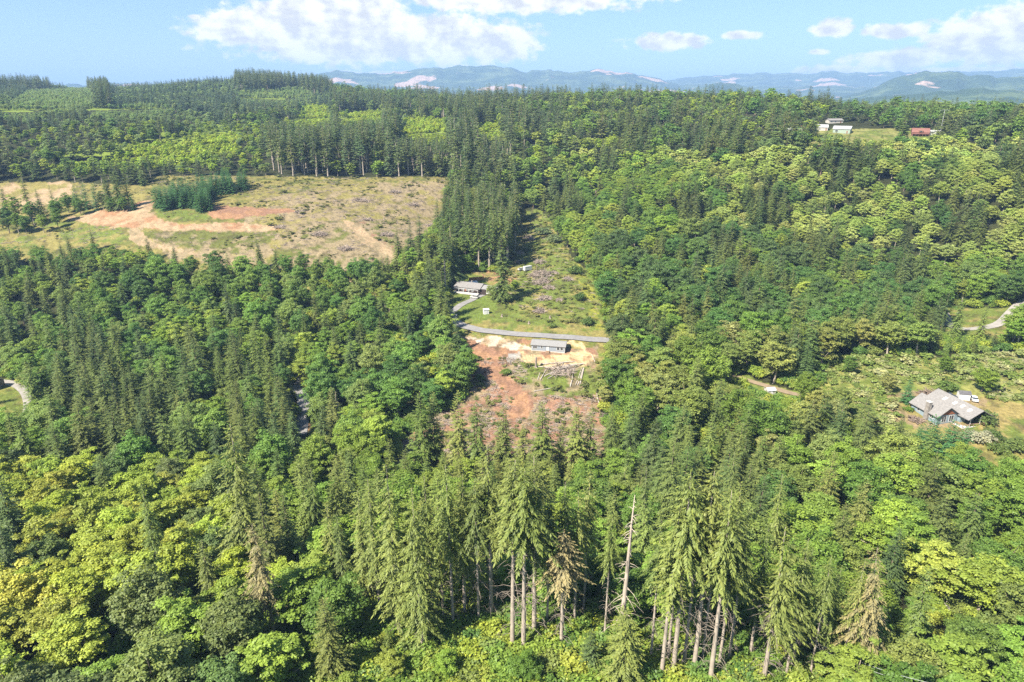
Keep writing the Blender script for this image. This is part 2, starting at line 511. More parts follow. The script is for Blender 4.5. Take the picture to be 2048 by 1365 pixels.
def broadleaf(seed, h=20, Rc=6.0, ch=0.72, lobes=55, leaves=9000, leaf=0.5, flat=0.8, lr=(.2, .34), up=0.5, top=1.0, spread=.85):
    rng = np.random.default_rng(seed)
    H = h * ch; zc = h - H * 0.52
    dirs = unit(rng.normal(0, 1, (lobes * 3, 3)))
    dirs = dirs[dirs[:, 2] > -0.62][:lobes]
    # spread lobes apart a little
    for it in range(12):
        df = dirs[:, None] - dirs[None]
        d2 = (df ** 2).sum(-1) + np.eye(len(dirs))
        dirs = unit(dirs + (df / d2[..., None] ** 1.5).sum(1) * 0.004)
    rad = rng.uniform(.45, .98, len(dirs))
    wob = (0.72 + 0.5 * rng.random(len(dirs))) * (1 + .16 * np.sin(np.arctan2(dirs[:, 1], dirs[:, 0]) * 2 + rng.uniform(0, 6)) + .12 * np.sin(np.arctan2(dirs[:, 1], dirs[:, 0]) * 3 + rng.uniform(0, 6)))
    Cn = dirs * rad[:, None] * np.array([Rc, Rc, H * .5]) * wob[:, None]
    shp = np.where(Cn[:, 2] > 0, 1 - (Cn[:, 2] / (H * .5)).clip(0, 1) ** 2 * (.35 * top), 1.0 - 0.25 * (-Cn[:, 2] / (H * .5)).clip(0, 1))
    Cn[:, :2] *= (shp * spread / .85)[:, None]
    Cn[:, 2] += zc
    lrad = Rc * rng.uniform(lr[0], lr[1], len(dirs))
    wts = lrad ** 2 * np.where(dirs[:, 2] < -.2, .6, 1); wts /= wts.sum()
    idx = rng.choice(len(dirs), leaves, p=wts)
    q = unit(rng.normal(0, 1, (leaves, 3)))
    q[:, 2] = np.where(q[:, 2] < -0.35, -q[:, 2], q[:, 2])
    rr = lrad[idx] * rng.uniform(.62, 1.18, leaves) * (1 + .28 * np.sin(q[:, 0] * 7 + idx) * np.sin(q[:, 1] * 8 + idx * 2) )
    pos = Cn[idx] + q * rr[:, None] * np.array([1, 1, flat])
    kq = 5.2 / Rc * 1.2
    gap = np.sin(pos[:, 0] * kq + 1.3 * np.sin(pos[:, 2] * kq * .8 + seed)) * np.sin(pos[:, 1] * kq + 1.1 * np.sin(pos[:, 0] * kq * .7)) * np.sin(pos[:, 2] * kq * 1.3 + pos[:, 1] * .4)
    kp = gap > -.30 - .25 * rng.random(leaves)
    pos, q, idx = pos[kp], q[kp], idx[kp]; leaves = len(pos)
    nn = unit(q * .7 + np.array([0, 0, up]) + rng.normal(0, .45, (leaves, 3)))
    t = unit(np.cross(nn, rng.normal(0, 1, (leaves, 3))))
    L = leaf * rng.uniform(.6, 1.4, leaves)
    lobev = rng.normal(0, .10, len(dirs))
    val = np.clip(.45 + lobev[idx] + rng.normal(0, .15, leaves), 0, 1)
    V, Fc = kites(pos - t * (L / 2)[:, None], t, nn, L, L * rng.uniform(.65, .95, leaves), rng, .5)
    tk = MB()
    fork = h * (1 - ch) + H * .18
    r0 = 0.012 * h + .08
    lx, ly = rng.normal(0, .3, 2)
    tk.tube([(0, 0, -.5), (0, 0, .4), (lx * .5, ly * .5, fork * .6), (lx, ly, fork), (lx * .6, ly * .6, zc + H * .15)], [r0 * 1.4, r0 * 1.1, r0 * .9, r0 * .75, r0 * .25], 7)
    for k in rng.choice(len(dirs), min(12, len(dirs)), replace=False):
        p0 = Vector((lx, ly, fork * rng.uniform(.75, 1.1))); p2 = Vector(Cn[k]); p1 = p0.lerp(p2, .5) + Vector((0, 0, -.08 * h * rng.random()))
        tk.tube([p0, p1, p2], [r0 * .5, r0 * .3, .05], 5, False)
    return tk, (V, Fc, val), rng, None

def mb_mesh(mb, name):
    me = bpy.data.meshes.new(name); me.from_pydata(mb.v, [], mb.f); me.update()
    me.polygons.foreach_set("use_smooth", np.ones(len(me.polygons), bool))
    return me

class Form:
    """a tree form: trunk mesh, crown mesh, optional dead branches, reference height and radius"""
    def __init__(s, made, h, r, leafm, barkm, dead=None):
        tk, (V, Fc, val), rng, ax = made
        s.h, s.r = h, r
        s.trunk = mb_mesh(tk, "trunk"); s.trunk.materials.append(barkm)
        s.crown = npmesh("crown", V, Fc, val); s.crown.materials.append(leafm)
        s.dead = None
        if dead:
            s.dead = mb_mesh(dead(ax), "dead_branches"); s.dead.materials.append(M_twig)
        s.whole = None
    def joined(s, name, coll):
        import bmesh
        bm = bmesh.new(); bm.from_mesh(s.crown)
        nf = len(bm.faces)
        bm.from_mesh(s.trunk)
        bm.faces.ensure_lookup_table()
        for f in bm.faces[nf:]: f.material_index = 1
        me = bpy.data.meshes.new(name); bm.to_mesh(me); bm.free()
        me.materials.append(s.crown.materials[0]); me.materials.append(s.trunk.materials[0])
        o = bpy.data.objects.new(name, me); coll.objects.link(o)
        return o

FORMS = {}
FORMS['fir'] = [Form(conifer(10 + i, 30, (5.2, 5.8, 4.9, 5.6, 6.1, 5.0, 5.4)[i], (.05, .08, .12, .05, .06, .2, .1)[i], (38, 34, 32, 40, 34, 30, 36)[i], 7, (.22, .3, .18, .26, .35, .28, .2)[i], (.35, .5, .3, .45, .6, .4, .3)[i], -.2 - .03 * i, .65, .95, 1.15, (.25, .4, .3, .22, .35, .5, .42)[i], (.85, .7, 1.0, .78, .9, .66, .8)[i], (0, .15, 0, .1, 0, .3, .2)[i], (.28, .46)), 30, 5.4, M_needle, M_bark) for i in range(7)]
FORMS['tallfir'] = [Form(conifer(30 + i, 36, 3.9, (.30, .42, .5)[i], 28, 6, .3, .4, -.3, .6, 1.0, .95, .45, .62), 36, 3.9, M_needle, M_palebark,
                    (lambda ax, i=i: dead_twigs(40 + i, 36, .12, .5, 26, 2.2, ax))) for i in range(3)]
FORMS['hemlock'] = [Form(conifer(50 + i, 38, (4.2, 4.0, 4.2, 4.2, 4.3, 4.0)[i], (.20, .40, .54, .64, .38, .38)[i], (44, 34, 28, 24, 33, 32)[i], 7, .5, 1.0, -.30, .45, .78, 1.75, (.55, .6, .6, .65, .6, .6)[i], .72, (0, 0, 0, 0, .75, .45)[i], (.2, .34), .0085), 38, 4.8, M_needle, M_palebark,
                    (lambda ax, i=i: dead_twigs(60 + i, 38, .08, (.25, .45, .55, .66, .6, .62)[i], (14, 26, 36, 46, 54, 90)[i], (2.4, 2.4, 2.4, 2.6, 3.2, 3.4)[i], ax, .5))) for i in range(6)]
FORMS['cedar'] = [Form(conifer(70 + i, 26, 3.4, .04, 34, 8, .35, .75, -.25, .8, .85, 1.1, .22, .6), 26, 3.4, M_needle, M_bark) for i in range(2)]
FORMS['youngfir'] = [Form(conifer(80 + i, 12, 3.0, .03, 18, 8, .12, .25, -.05, .75, .8, 1.25, .15, .85), 12, 3.0, M_needle, M_bark) for i in range(3)]
FORMS['maple'] = [Form(broadleaf(100 + i, 20, 6.0, (.8, .74, .84, .78, .8)[i], (100, 130, 85, 150, 115)[i], 14500, .44, .8, (.12, .27), .5), 20, 6.0, M_leaf, M_bark) for i in range(5)]
FORMS['alder'] = [Form(broadleaf(120 + i, 16, 4.4, (.74, .66, .8, .7)[i], (95, 120, 80, 130)[i], 10500, .38, .6, (.12, .28), .65, 1.0, .95), 16, 4.4, M_leaf, M_palebark) for i in range(4)]
FORMS['shrub'] = [Form(broadleaf(140 + i, 3.0, 2.2, .95, 26, 1300, .38, .8, (.25, .45), .5), 3.0, 2.2, M_leaf, M_bark) for i in range(3)]
FORMS['scrub'] = [Form(broadleaf(160 + i, 4, 2.6, .97, 18, 420, .8, .6, (.3, .5), 1.0), 4, 2.6, M_leaf, M_bark) for i in range(2)]
# coarse forms for far trees
FORMS['fir_far'] = [Form(conifer(200 + i, 30, 5.2, .08, 20, 6, .22, .35, -.25, .65, 1.9, .8, .35, .75), 30, 5.2, M_needle, M_bark) for i in range(4)]
FORMS['tallfir_far'] = [Form(conifer(210 + i, 36, 3.9, .3 + .12 * i, 18, 6, .3, .4, -.3, .6, 1.8, .8, .45, .6), 36, 3.9, M_needle, M_palebark) for i in range(3)]
FORMS['maple_far'] = [Form(broadleaf(220 + i, 20, 6.0, .8, 50, 2200, 1.1, .8, (.2, .36), .5), 20, 6.0, M_leaf, M_bark) for i in range(3)]
FORMS['alder_far'] = [Form(broadleaf(230 + i, 16, 4.4, .75, 40, 1700, .95, .6, (.2, .36), .65), 16, 4.4, M_leaf, M_palebark) for i in range(3)]

TINT = {
 'fir':  [(.052,.074,.022),(.060,.080,.023),(.047,.070,.025),(.070,.087,.025)],
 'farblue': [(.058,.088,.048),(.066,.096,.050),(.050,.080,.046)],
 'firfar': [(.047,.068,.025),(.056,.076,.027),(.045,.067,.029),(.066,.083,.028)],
 'dry': [(.135,.122,.058),(.150,.130,.066)],
 'olive': [(.100,.122,.032),(.092,.116,.030),(.114,.132,.036)],
 'cedar': [(.072,.102,.026),(.086,.112,.028)],
 'youngfir': [(.034,.082,.030),(.040,.090,.030)],
 'maple': [(.062,.108,.022),(.080,.128,.026),(.050,.092,.022),(.094,.126,.034)],
 'mapledark': [(.044,.084,.022),(.056,.096,.022),(.052,.080,.026)],
 'maplebright': [(.084,.132,.022),(.106,.150,.024),(.068,.116,.022),(.112,.138,.034)],
 'maplegrey': [(.078,.104,.036),(.070,.102,.032),(.090,.114,.036)],
 'alder': [(.128,.178,.028),(.110,.166,.028),(.150,.188,.034),(.098,.152,.026)],
 'alderbright': [(.172,.205,.030),(.150,.190,.028),(.186,.208,.036)],
 'alderolive': [(.134,.152,.040),(.150,.158,.052),(.116,.150,.036)],
 'alderhill': [(.190,.232,.062),(.172,.216,.050),(.205,.240,.072),(.158,.206,.045)],
 'scrub': [(.31,.41,.035),(.28,.38,.035),(.33,.41,.055)],
 'pale': [(.150,.205,.075),(.130,.188,.068)],
}
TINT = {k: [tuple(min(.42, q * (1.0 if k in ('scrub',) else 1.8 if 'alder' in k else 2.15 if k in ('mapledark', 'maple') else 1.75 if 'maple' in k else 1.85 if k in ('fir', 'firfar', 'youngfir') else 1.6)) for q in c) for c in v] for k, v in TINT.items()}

# ------------------------------------------------------------------ what grows where (polygons in the photo's pixels, later ones win)
# type: list of (form, share, tint, hmin, hmax), density radius factor
TY = {
 'mix': [('maple',.40,'maple',14,21),('alder',.32,'alder',12,17),('fir',.20,'fir',18,28),('cedar',.08,'cedar',15,24)],
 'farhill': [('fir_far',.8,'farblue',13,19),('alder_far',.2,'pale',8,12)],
 'ridgetall': [('fir_far',.7,'firfar',24,32),('tallfir_far',.3,'firfar',26,34)],
 'youngpale': [('alder_far',.55,'pale',5,8),('fir_far',.45,'pale',6,9)],
 'band': [('fir_far',.46,'firfar',24,34),('tallfir_far',.16,'firfar',28,36),('alder_far',.26,'alder',10,16),('maple_far',.12,'maple',12,18)],
 'tallstand': [('tallfir_far',.7,'firfar',32,40),('fir_far',.22,'firfar',22,32),('alder_far',.08,'alder',12,18)],
 'scrub': [('scrub',1.0,'scrub',2.5,5.5)],
 'firclump': [('fir',.82,'fir',19,28),('maple',.18,'mapledark',12,17)],
 'ridge': [('fir_far',.62,'firfar',18,32),('alder_far',.22,'alder',14,18),('maple_far',.16,'maple',15,20)],
 'ridgefar': [('fir_far',.55,'firfar',18,28),('maple_far',.45,'maple',12,18)],
 'alderhill': [('alder',.76,'alderhill',11,15),('fir',.08,'fir',17,25),('maple',.16,'maple',12,17)],
 'greenalder': [('alder',.75,'alder',12,16),('maple',.15,'maple',13,18),('fir',.10,'fir',17,25)],
 'rightdark': [('maple',.55,'mapledark',14,20),('fir',.20,'fir',18,26),('alder',.17,'alder',12,16),('cedar',.08,'cedar',16,24)],
 'rightmid': [('maple',.42,'maplebright',14,20),('alder',.40,'alderolive',13,18),('fir',.18,'fir',16,24)],
 'leftmid': [('maple',.62,'maple',12,18),('fir',.17,'fir',17,24),('alder',.21,'alder',11,15)],
 'leftfir': [('fir',.50,'fir',18,26),('cedar',.10,'cedar',17,24),('maple',.30,'maple',12,17),('alder',.10,'alder',11,15)],
 'fgalder': [('alder',.76,'alderbright',12,17),('maple',.18,'maplegrey',13,18),('fir',.06,'fir',18,24)],
 'fgmaple': [('maple',.8,'maplegrey',15,21),('alder',.2,'alder',12,16)],
 'centre': [('maple',.34,'maplebright',12,17),('alder',.30,'alder',12,16),('fir',.22,'olive',18,27),('cedar',.14,'cedar',16,24)],
 'rightfg': [('maple',.58,'maplebright',13,19),('alder',.28,'alder',12,17),('fir',.14,'fir',16,24)],
 'rightconifer': [('fir',.52,'fir',18,26),('maple',.26,'maple',12,18),('cedar',.22,'cedar',16,25)],
 'column': [('tallfir',.46,'fir',30,38),('fir',.30,'fir',24,34),('alder',.24,'maplebright',11,16)],
 'shrubs': [('shrub',.8,'alderbright',2,3.6),('alder',.2,'alder',6,9)],
}
REG = [
 ('rightmid', [(1180,560),(1500,640),(1900,660),(1900,760),(1500,900),(1200,900)]),
 ('alderhill', [(1050,300),(1400,285),(1700,270),(2900,262),(2900,560),(2048,520),(1850,490),(1500,455),(1200,420),(1050,380)]),
 ('greenalder', [(1040,300),(1330,300),(1420,420),(1280,520),(1150,560),(1080,440),(1040,420)]),
 ('rightdark', [(1190,470),(1460,455),(1700,480),(1900,560),(1800,640),(1500,650),(1220,680)]),
 ('ridge', [(1040,100),(1700,100),(1690,250),(1660,300),(1540,280),(1400,290),(1040,300)]),
 ('ridgefar', [(1655,150),(2900,150),(2900,268),(1700,258),(1655,240)]),
 ('band', [(-900,232),(420,225),(660,192),(1060,185),(1060,300),(900,365),(-900,365)]),
 ('tallstand', [(540,290),(640,270),(780,250),(930,262),(1030,285),(1030,400),(540,365)]),
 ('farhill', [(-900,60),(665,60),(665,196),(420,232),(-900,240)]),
 ('ridgetall', [(470,100),(665,100),(665,180),(560,172),(470,172)]),
 ('ridgetall', [(228,120),(305,120),(300,166),(235,168)]),
 ('ridgetall', [(-900,120),(104,120),(100,172),(-900,175)]),
 ('ridgetall', [(172,158),(216,158),(222,200),(180,205)]),
 ('ridgetall', [(90,190),(150,195),(190,215),(170,228),(90,225)]),
 ('youngpale', [(60,172),(170,168),(200,185),(180,205),(60,225),(0,225),(0,200)]),
 ('youngpale', [(170,222),(200,200),(290,195),(350,205),(330,218)]),
 ('youngpale', [(470,175),(600,165),(640,185),(560,200),(480,196)]),
 ('scrub', [(80,305),(190,300),(230,280),(300,265),(410,262),(400,300),(300,312),(90,316)]),
 ('scrub', [(585,240),(605,198),(660,198),(660,235)]),
 ('scrub', [(800,268),(812,222),(892,222),(892,268)]),
 ('scrub', [(952,230),(1002,230),(1002,264),(960,262)]),
 ('scrub', [(670,240),(700,212),(762,208),(762,232)]),
 ('scrub', [(395,252),(480,246),(470,285),(405,290)]),
 ('scrub', [(1180,262),(1240,250),(1245,268),(1190,275)]),
 ('firclump', [(1235,225),(1300,225),(1310,300),(1240,300)]),
 ('firclump', [(1400,240),(1480,235),(1490,300),(1410,320)]),
 ('firclump', [(1540,215),(1610,215),(1605,290),(1545,285)]),
 ('firclump', [(1638,285),(1760,272),(1765,335),(1700,350),(1645,345)]),
 ('firclump', [(1195,290),(1235,285),(1240,335),(1200,340)]),
 ('firclump', [(1480,375),(1565,375),(1600,440),(1500,455)]),
 ('firclump', [(1885,395),(1960,400),(1975,465),(1900,470)]),
 ('firclump', [(1345,395),(1420,390),(1425,440),(1350,445)]),
 ('firclump', [(1775,490),(1850,490),(1850,560),(1780,570)]),
 ('firclump', [(1100,355),(1150,350),(1160,420),(1110,425)]),
 ('firclump', [(1440,470),(1480,470),(1480,560),(1440,560)]),
 ('firclump', [(1600,470),(1660,480),(1660,560),(1600,560)]),
 ('firclump', [(1990,290),(2100,280),(2100,330),(1990,340)]),
 ('leftmid', [(-900,440),(800,440),(860,600),(900,690),(820,800),(620,900),(-900,900)]),
 ('leftfir', [(-900,500),(130,520),(150,640),(300,690),(620,690),(610,880),(300,905),(-900,905)]),
 ('column', [(898,365),(940,342),(1038,370),(1035,470),(1020,560),(930,590),(885,540),(882,450)]),
 ('centre', [(560,860),(800,860),(1250,920),(1450,880),(1450,1700),(560,1700)]),
 ('fgalder', [(-900,895),(440,905),(470,1060),(580,1150),(560,1250),(430,1150),(200,1180),(150,1365),(-900,1700)]),
 ('fgmaple', [(120,1400),(200,1180),(400,1110),(560,1140),(640,1260),(640,1700),(100,1700)]),
 ('rightfg', [(1450,890),(2900,880),(2900,1900),(1420,1900)]),
 ('rightconifer', [(1250,800),(1450,820),(1560,900),(1560,1060),(1300,1020),(1250,930)]),
 ('shrubs', [(600,1290),(760,1275),(900,1275),(1280,1280),(1480,1330),(1480,1700),(560,1700)]),
]
# open ground: no tree base inside
OPEN = {
 'clearing': [(-500,366),(100,364),(290,372),(320,352),(520,352),(700,356),(905,353),(902,400),(884,450),(846,492),(775,540),(640,545),(500,552),(300,533),(100,523),(-500,520)],
 'corridor': [(1035,432),(1060,420),(1085,420),(1115,470),(1150,520),(1192,560),(1210,640),(1222,690),(905,690),(880,612),(912,560),(930,545),(1000,545),(1030,520),(1033,470)],
 'slope': [(905,660),(1225,672),(1215,720),(1198,790),(1235,965),(775,970),(800,890),(870,835),(935,790),(948,730)],
 'meadow': [(1455,748),(1500,752),(1585,782),(1660,760),(1650,712),(1900,715),(2500,660),(2500,960),(1900,950),(1780,930),(1720,860),(1640,805),(1540,800),(1460,765)],
 'loop': [(1875,612),(1900,615),(2010,616),(2040,596),(2090,580),(2095,610),(2000,685),(1885,676)],
 'farm': [(1575,260),(1650,243),(1715,245),(1790,263),(1875,266),(1880,277),(1790,283),(1690,280),(1575,268)],
 'leftroad': [(-100,752),(40,760),(75,795),(60,850),(-100,850)],
 'gully': [(575,755),(600,760),(622,800),(618,900),(585,900),(592,820)],
}
# parts of the view that stay unobstructed by trees standing nearer than the given distance
KEEP = [
 ([(-200,380),(0,372),(110,368),(300,400),(420,385),(510,362),(888,362),(884,400),(866,440),(835,468),(790,500),(750,518),(630,512),(560,492),(500,500),(400,500),(300,490),(200,480),(100,490),(0,485),(-200,480)], 640),
 ([(1042,440),(1070,428),(1100,450),(1125,500),(1150,540),(1180,580),(1195,650),(1200,676),(930,662),(915,640),(920,610),(935,590),(985,575),(1040,555),(1045,500)], 520),
 ([(915,560),(985,560),(985,590),(915,590)], 370),
 ([(930,672),(1215,680),(1190,720),(1188,790),(1205,870),(1180,895),(800,890),(815,850),(880,825),(940,785),(985,720)], 290),
 ([(1465,752),(1590,782),(1560,796),(1465,768)], 300),
 ([(1640,745),(1740,720),(1900,735),(2000,720),(2100,700),(2100,895),(1960,905),(1945,860),(1880,855),(1815,835),(1815,790),(1700,770)], 330),
 ([(1884,628),(1900,622),(1990,632),(2018,628),(2022,640),(2005,655),(1960,668),(1893,664)], 345),
 ([(1652,250),(1710,246),(1712,262),(1790,266),(1790,279),(1700,271),(1655,264)], 690),
 ([(1820,258),(1862,258),(1862,272),(1820,272)], 690),
 ([(1515,462),(1550,462),(1550,478),(1515,478)], 420),
 ([(-50,757),(40,765),(62,790),(40,812),(-50,815)], 300),
 ([(584,760),(606,790),(612,830),(606,865),(597,865),(602,820),(590,790)], 290),
 ([(780,940),(1180,925),(1190,1000),(1190,1305),(780,1290)], 112),
 ([(1250,960),(1620,1040),(1800,1110),(1760,1365),(1290,1365)], 103),
 ([(1840,1203),(1960,1212),(1960,1226),(1840,1220)], 170),
 ([(1740,1280),(2048,1365),(1740,1365)], 100),
 ([(820,780),(1240,790),(1240,900),(820,900)], 205),
]
for nm_, poly_ in REG:
    if nm_ in ('scrub', 'youngpale'):
        g_ = ground_at(sum(p[0] for p in poly_) / len(poly_), max(p[1] for p in poly_) - 4)
        KEEP.append((poly_, math.hypot(g_.x, g_.y) - 15))
SKYLINE = [(-900,150),(0,152),(100,153),(170,158),(235,150),(300,148),(400,147),(480,138),(530,132),(590,136),(650,148),(700,166),(760,170),(820,160),(900,172),(1000,172),(1080,175),(1200,172),(1280,172),(1350,174),(1440,182),(1500,176),(1540,190),(1600,190),(1640,180),(1662,182),(1672,206),(1750,210),(1790,204),(1880,198),(1900,204),(1960,206),(2048,200),(2900,195)]
SKX = np.array([p[0] for p in SKYLINE], float); SKY_ = np.array([p[1] for p in SKYLINE], float)

# ------------------------------------------------------------------ ground sheet with its cover colours
azs = np.concatenate([np.linspace(-math.pi, -0.86, 60)[:-1], np.linspace(-0.86, 0.86, 1150), np.linspace(0.86, math.pi, 60)[1:]])
rs = np.concatenate([[2, 15, 30, 45], np.exp(np.linspace(math.log(60), math.log(2200), 640))])
rs2 = np.concatenate([np.exp(np.linspace(math.log(2200), math.log(16000), 200)), [24000, 40000]])

def polar(rs, azs):
    r, a = np.meshgrid(rs, azs, indexing='ij')
    x = r * np.sin(a); y = r * np.cos(a)
    z = height(x, y)
    nr, na = r.shape
    i = (np.arange(nr - 1)[:, None] * na + np.arange(na - 1)).ravel()
    Fc = np.stack([i, i + 1, i + na + 1, i + na], 1)[:, ::-1]
    return x.ravel(), y.ravel(), z.ravel(), Fc

def cr(pts, ox=0, oy=100, s=2.926):
    return [(x / s + ox, y / s + oy) for x, y in pts]

DIRT = (.40, .225, .125); PALE = (.45, .325, .195); RED = (.32, .18, .115); DRY = (.285, .245, .082); GRASS = (.165, .205, .045); OLIVE = (.155, .165, .045)
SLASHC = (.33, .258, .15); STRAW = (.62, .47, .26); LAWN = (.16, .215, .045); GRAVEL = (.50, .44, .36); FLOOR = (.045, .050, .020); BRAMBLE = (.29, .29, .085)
COVER = [  # polygon, colour a, colour b, noise scale (m), bias
 (OPEN['clearing'], DRY, OLIVE, 9, .56),
 (cr([(1480,880),(2100,780),(2800,760),(2800,1500),(1500,1400),(1300,1250),(1000,1250),(900,1100),(1400,1070)]), DRY, SLASHC, 8, .46),
 (cr([(1800,1000),(2700,1000),(2700,1500),(1500,1300)]), SLASHC, OLIVE, 6, .58),
 (cr([(-200,790),(80,778),(420,770),(420,860),(300,900),(0,1000),(-200,1000)]), PALE, DRY, 9, .5),
 (cr([(0,1100),(240,1010),(480,975),(680,1020),(760,1060),(740,1130),(300,1130),(0,1180)]), GRASS, DRY, 7, .5),
 (cr([(780,1060),(1640,1065),(1560,1130),(1400,1200),(1150,1170),(960,1120)]), OLIVE, SLASHC, 5, .62),
 (cr([(900,935),(1100,940),(1280,985),(1050,1010),(940,985)]), GRASS, DRY, 6, .6),
 (cr([(380,990),(600,940),(800,895),(850,880),(900,885),(885,960),(960,1003),(1050,1020),(1400,1012),(1680,1040),(1600,1062),(1000,1058),(800,1045),(640,1040),(470,1010)]), DIRT, PALE, 7, .45),
 (cr([(1250,908),(1400,920),(1700,930),(1740,945),(1400,985),(1260,990),(1200,950)]), DIRT, RED, 7, .6),
 (cr([(755,1045),(820,1050),(910,1125),(990,1150),(1160,1185),(1250,1200),(1440,1240),(1350,1270),(1150,1210),(960,1170),(800,1140),(760,1110)]), PALE, SLASHC, 5, .6),
 (cr([(2050,1000),(2130,1010),(2350,1200),(2250,1230)]), SLASHC, RED, 5, .6),
 (cr([(2000,990),(2090,1010),(2180,1100),(2400,1230),(2330,1240),(2120,1130)]), PALE, SLASHC, 5, .55),
 (OPEN['corridor'], GRASS, DRY, 7, .60),
 ([(905,585),(945,575),(985,600),(1000,615),(960,650),(915,640)], LAWN, GRASS, 6, .5),
 ([(1150,520),(1175,560),(1190,600),(1200,640),(1222,690),(1190,680),(1180,620),(1160,575)], (.30,.30,.05), GRASS, 5, .55),
 ([(975,540),(1035,525),(1035,560),(990,575),(965,560)], DRY, DIRT, 6, .6),
 (OPEN['slope'], RED, SLASHC, 5, .52),
 ([(905,640),(1225,660),(1228,695),(905,690)], GRASS, DRY, 4, .42),
 ([(1020,715),(1060,722),(1140,728),(1200,735),(1200,790),(1100,795),(1040,760),(1010,735)], GRASS, SLASHC, 5, .54),
 ([(1195,690),(1230,690),(1230,760),(1200,760)], GRASS, DRY, 4, .5),
 ([(790,880),(850,850),(900,860),(880,970),(770,970)], RED, GRASS, 5, .55),
 ([(1035,704),(1060,712),(1130,712),(1165,700),(1195,720),(1168,730),(1120,735),(1060,728),(1040,722)], STRAW, DIRT, 3, .6),
 ([(1130,680),(1165,684),(1170,700),(1140,700)], STRAW, DRY, 3, .55),
 ([(918,672),(960,678),(1000,672),(1035,680),(1040,690),(1062,695),(1062,703),(1020,700),(980,690),(918,678)], (.60,.50,.38), PALE, 4, .55),
 ([(1035,678),(1064,680),(1064,690),(1040,690)], RED, DIRT, 3, .5),
 ([(920,676),(985,692),(1040,702),(1032,720),(1010,735),(960,735),(930,720)], RED, DIRT, 4, .5),
 ([(1010,705),(1038,706),(1032,722),(1012,725)], (.38,.36,.33), GRAVEL, 3, .5),
 ([(960,730),(1000,735),(1040,770),(1075,805),(1060,830),(1010,840),(1030,800),(990,765)], DIRT, RED, 4, .55),
 (OPEN['meadow'], BRAMBLE, GRASS, 5, .5),
 ([(1960,720),(2500,650),(2500,800),(2000,800)], (.27,.28,.13), BRAMBLE, 4, .5),
 ([(1955,795),(1990,790),(2060,815),(2500,840),(2500,930),(1930,930),(1930,870),(1960,860)], (.34,.27,.10), GRASS, 6, .6),
 ([(1760,790),(1815,785),(1870,785),(1960,790),(1970,810),(1930,870),(1830,860),(1790,840)], DRY, (.34,.25,.14), 5, .55),
 ([(1925,895),(2500,895),(2500,960),(1925,940)], (.26,.235,.07), GRASS, 6, .55),
 (OPEN['loop'], GRASS, DRY, 5, .6),
 ([(1560,258),(1900,258),(1900,292),(1560,288)], (.28,.27,.09), GRASS, 12, .5),
 (OPEN['leftroad'], (.26,.26,.07), GRASS, 5, .5),
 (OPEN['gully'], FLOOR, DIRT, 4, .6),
]
def cover_colors(x, y, z):
    px, py, d = project(x, y, z)
    vis = (y > 20)
    jx = (fbm(x / 5, y / 5, 11, 3) - .5) * 9000 / np.maximum(d, 60); jy = (fbm(x / 5, y / 5, 12, 3) - .5) * 3200 / np.maximum(d, 60)
    qx = px + jx; qy = py + jy
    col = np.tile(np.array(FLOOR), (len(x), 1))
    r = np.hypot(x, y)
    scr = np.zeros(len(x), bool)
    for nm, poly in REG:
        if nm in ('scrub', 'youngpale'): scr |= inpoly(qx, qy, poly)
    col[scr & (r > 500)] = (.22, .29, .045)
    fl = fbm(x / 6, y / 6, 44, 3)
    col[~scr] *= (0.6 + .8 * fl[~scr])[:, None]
    opn = np.zeros(len(x), bool)
    for poly, a, b, s, bias in COVER:
        m = inpoly(qx, qy, poly) & vis & (r < 900)
        if not m.any(): continue
        f = fbm(x[m] / s, y[m] / s, 21, 4)
        w = np.clip((f - bias + .07) / .14, 0, 1)[:, None]
        f2 = vnoise(x[m] / 1.6, y[m] / 1.6, 33)
        col[m] = (np.array(a) * (1 - w) + np.array(b) * w) * (.8 + .4 * f2)[:, None]
        opn |= m
        if poly is OPEN['meadow'] or b in (GRAVEL,): continue
        f3 = fbm(x[m] / 3.2, y[m] / 3.2, 55, 3); w3 = np.clip((f3 - .60) / .08, 0, 1)[:, None] * (.55 if a not in (DIRT, STRAW, PALE, LAWN) else .15)
        col[m] = col[m] * (1 - w3) + np.array((.085, .075, .038)) * w3
    return col, opn

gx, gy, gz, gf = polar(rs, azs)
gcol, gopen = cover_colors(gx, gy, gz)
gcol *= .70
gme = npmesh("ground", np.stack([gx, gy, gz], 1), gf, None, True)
ca = gme.attributes.new("cover", 'FLOAT_COLOR', 'POINT')
ca.data.foreach_set("color", np.concatenate([gcol, np.ones((len(gcol), 1))], 1).astype(np.float32).ravel())

m, nt, out = newmat("ground_cover")
p = N(nt, "ShaderNodeBsdfPrincipled"); p.inputs["Roughness"].default_value = .95; p.inputs["Specular IOR Level"].default_value = .1
at = N(nt, "ShaderNodeAttribute", attribute_type='GEOMETRY', attribute_name="cover")
c = mixrgb(nt, 'MULTIPLY', at.outputs["Color"], ramp(nt, noise(nt, .9, 5, rough=.75), [(.28, .55), (.5, 1.0), (.72, 1.45)]))
nt.links.new(c, p.inputs["Base Color"])
bp = N(nt, "ShaderNodeBump"); bp.inputs["Strength"].default_value = .8; bp.inputs["Distance"].default_value = .5
nt.links.new(noise(nt, .7, 5, rough=.7), bp.inputs["Height"]); nt.links.new(bp.outputs[0], p.inputs["Normal"])
nt.links.new(p.outputs[0], out.inputs[0])
M_ground = m
tag(link("ground", gme, M_ground), kind="structure")

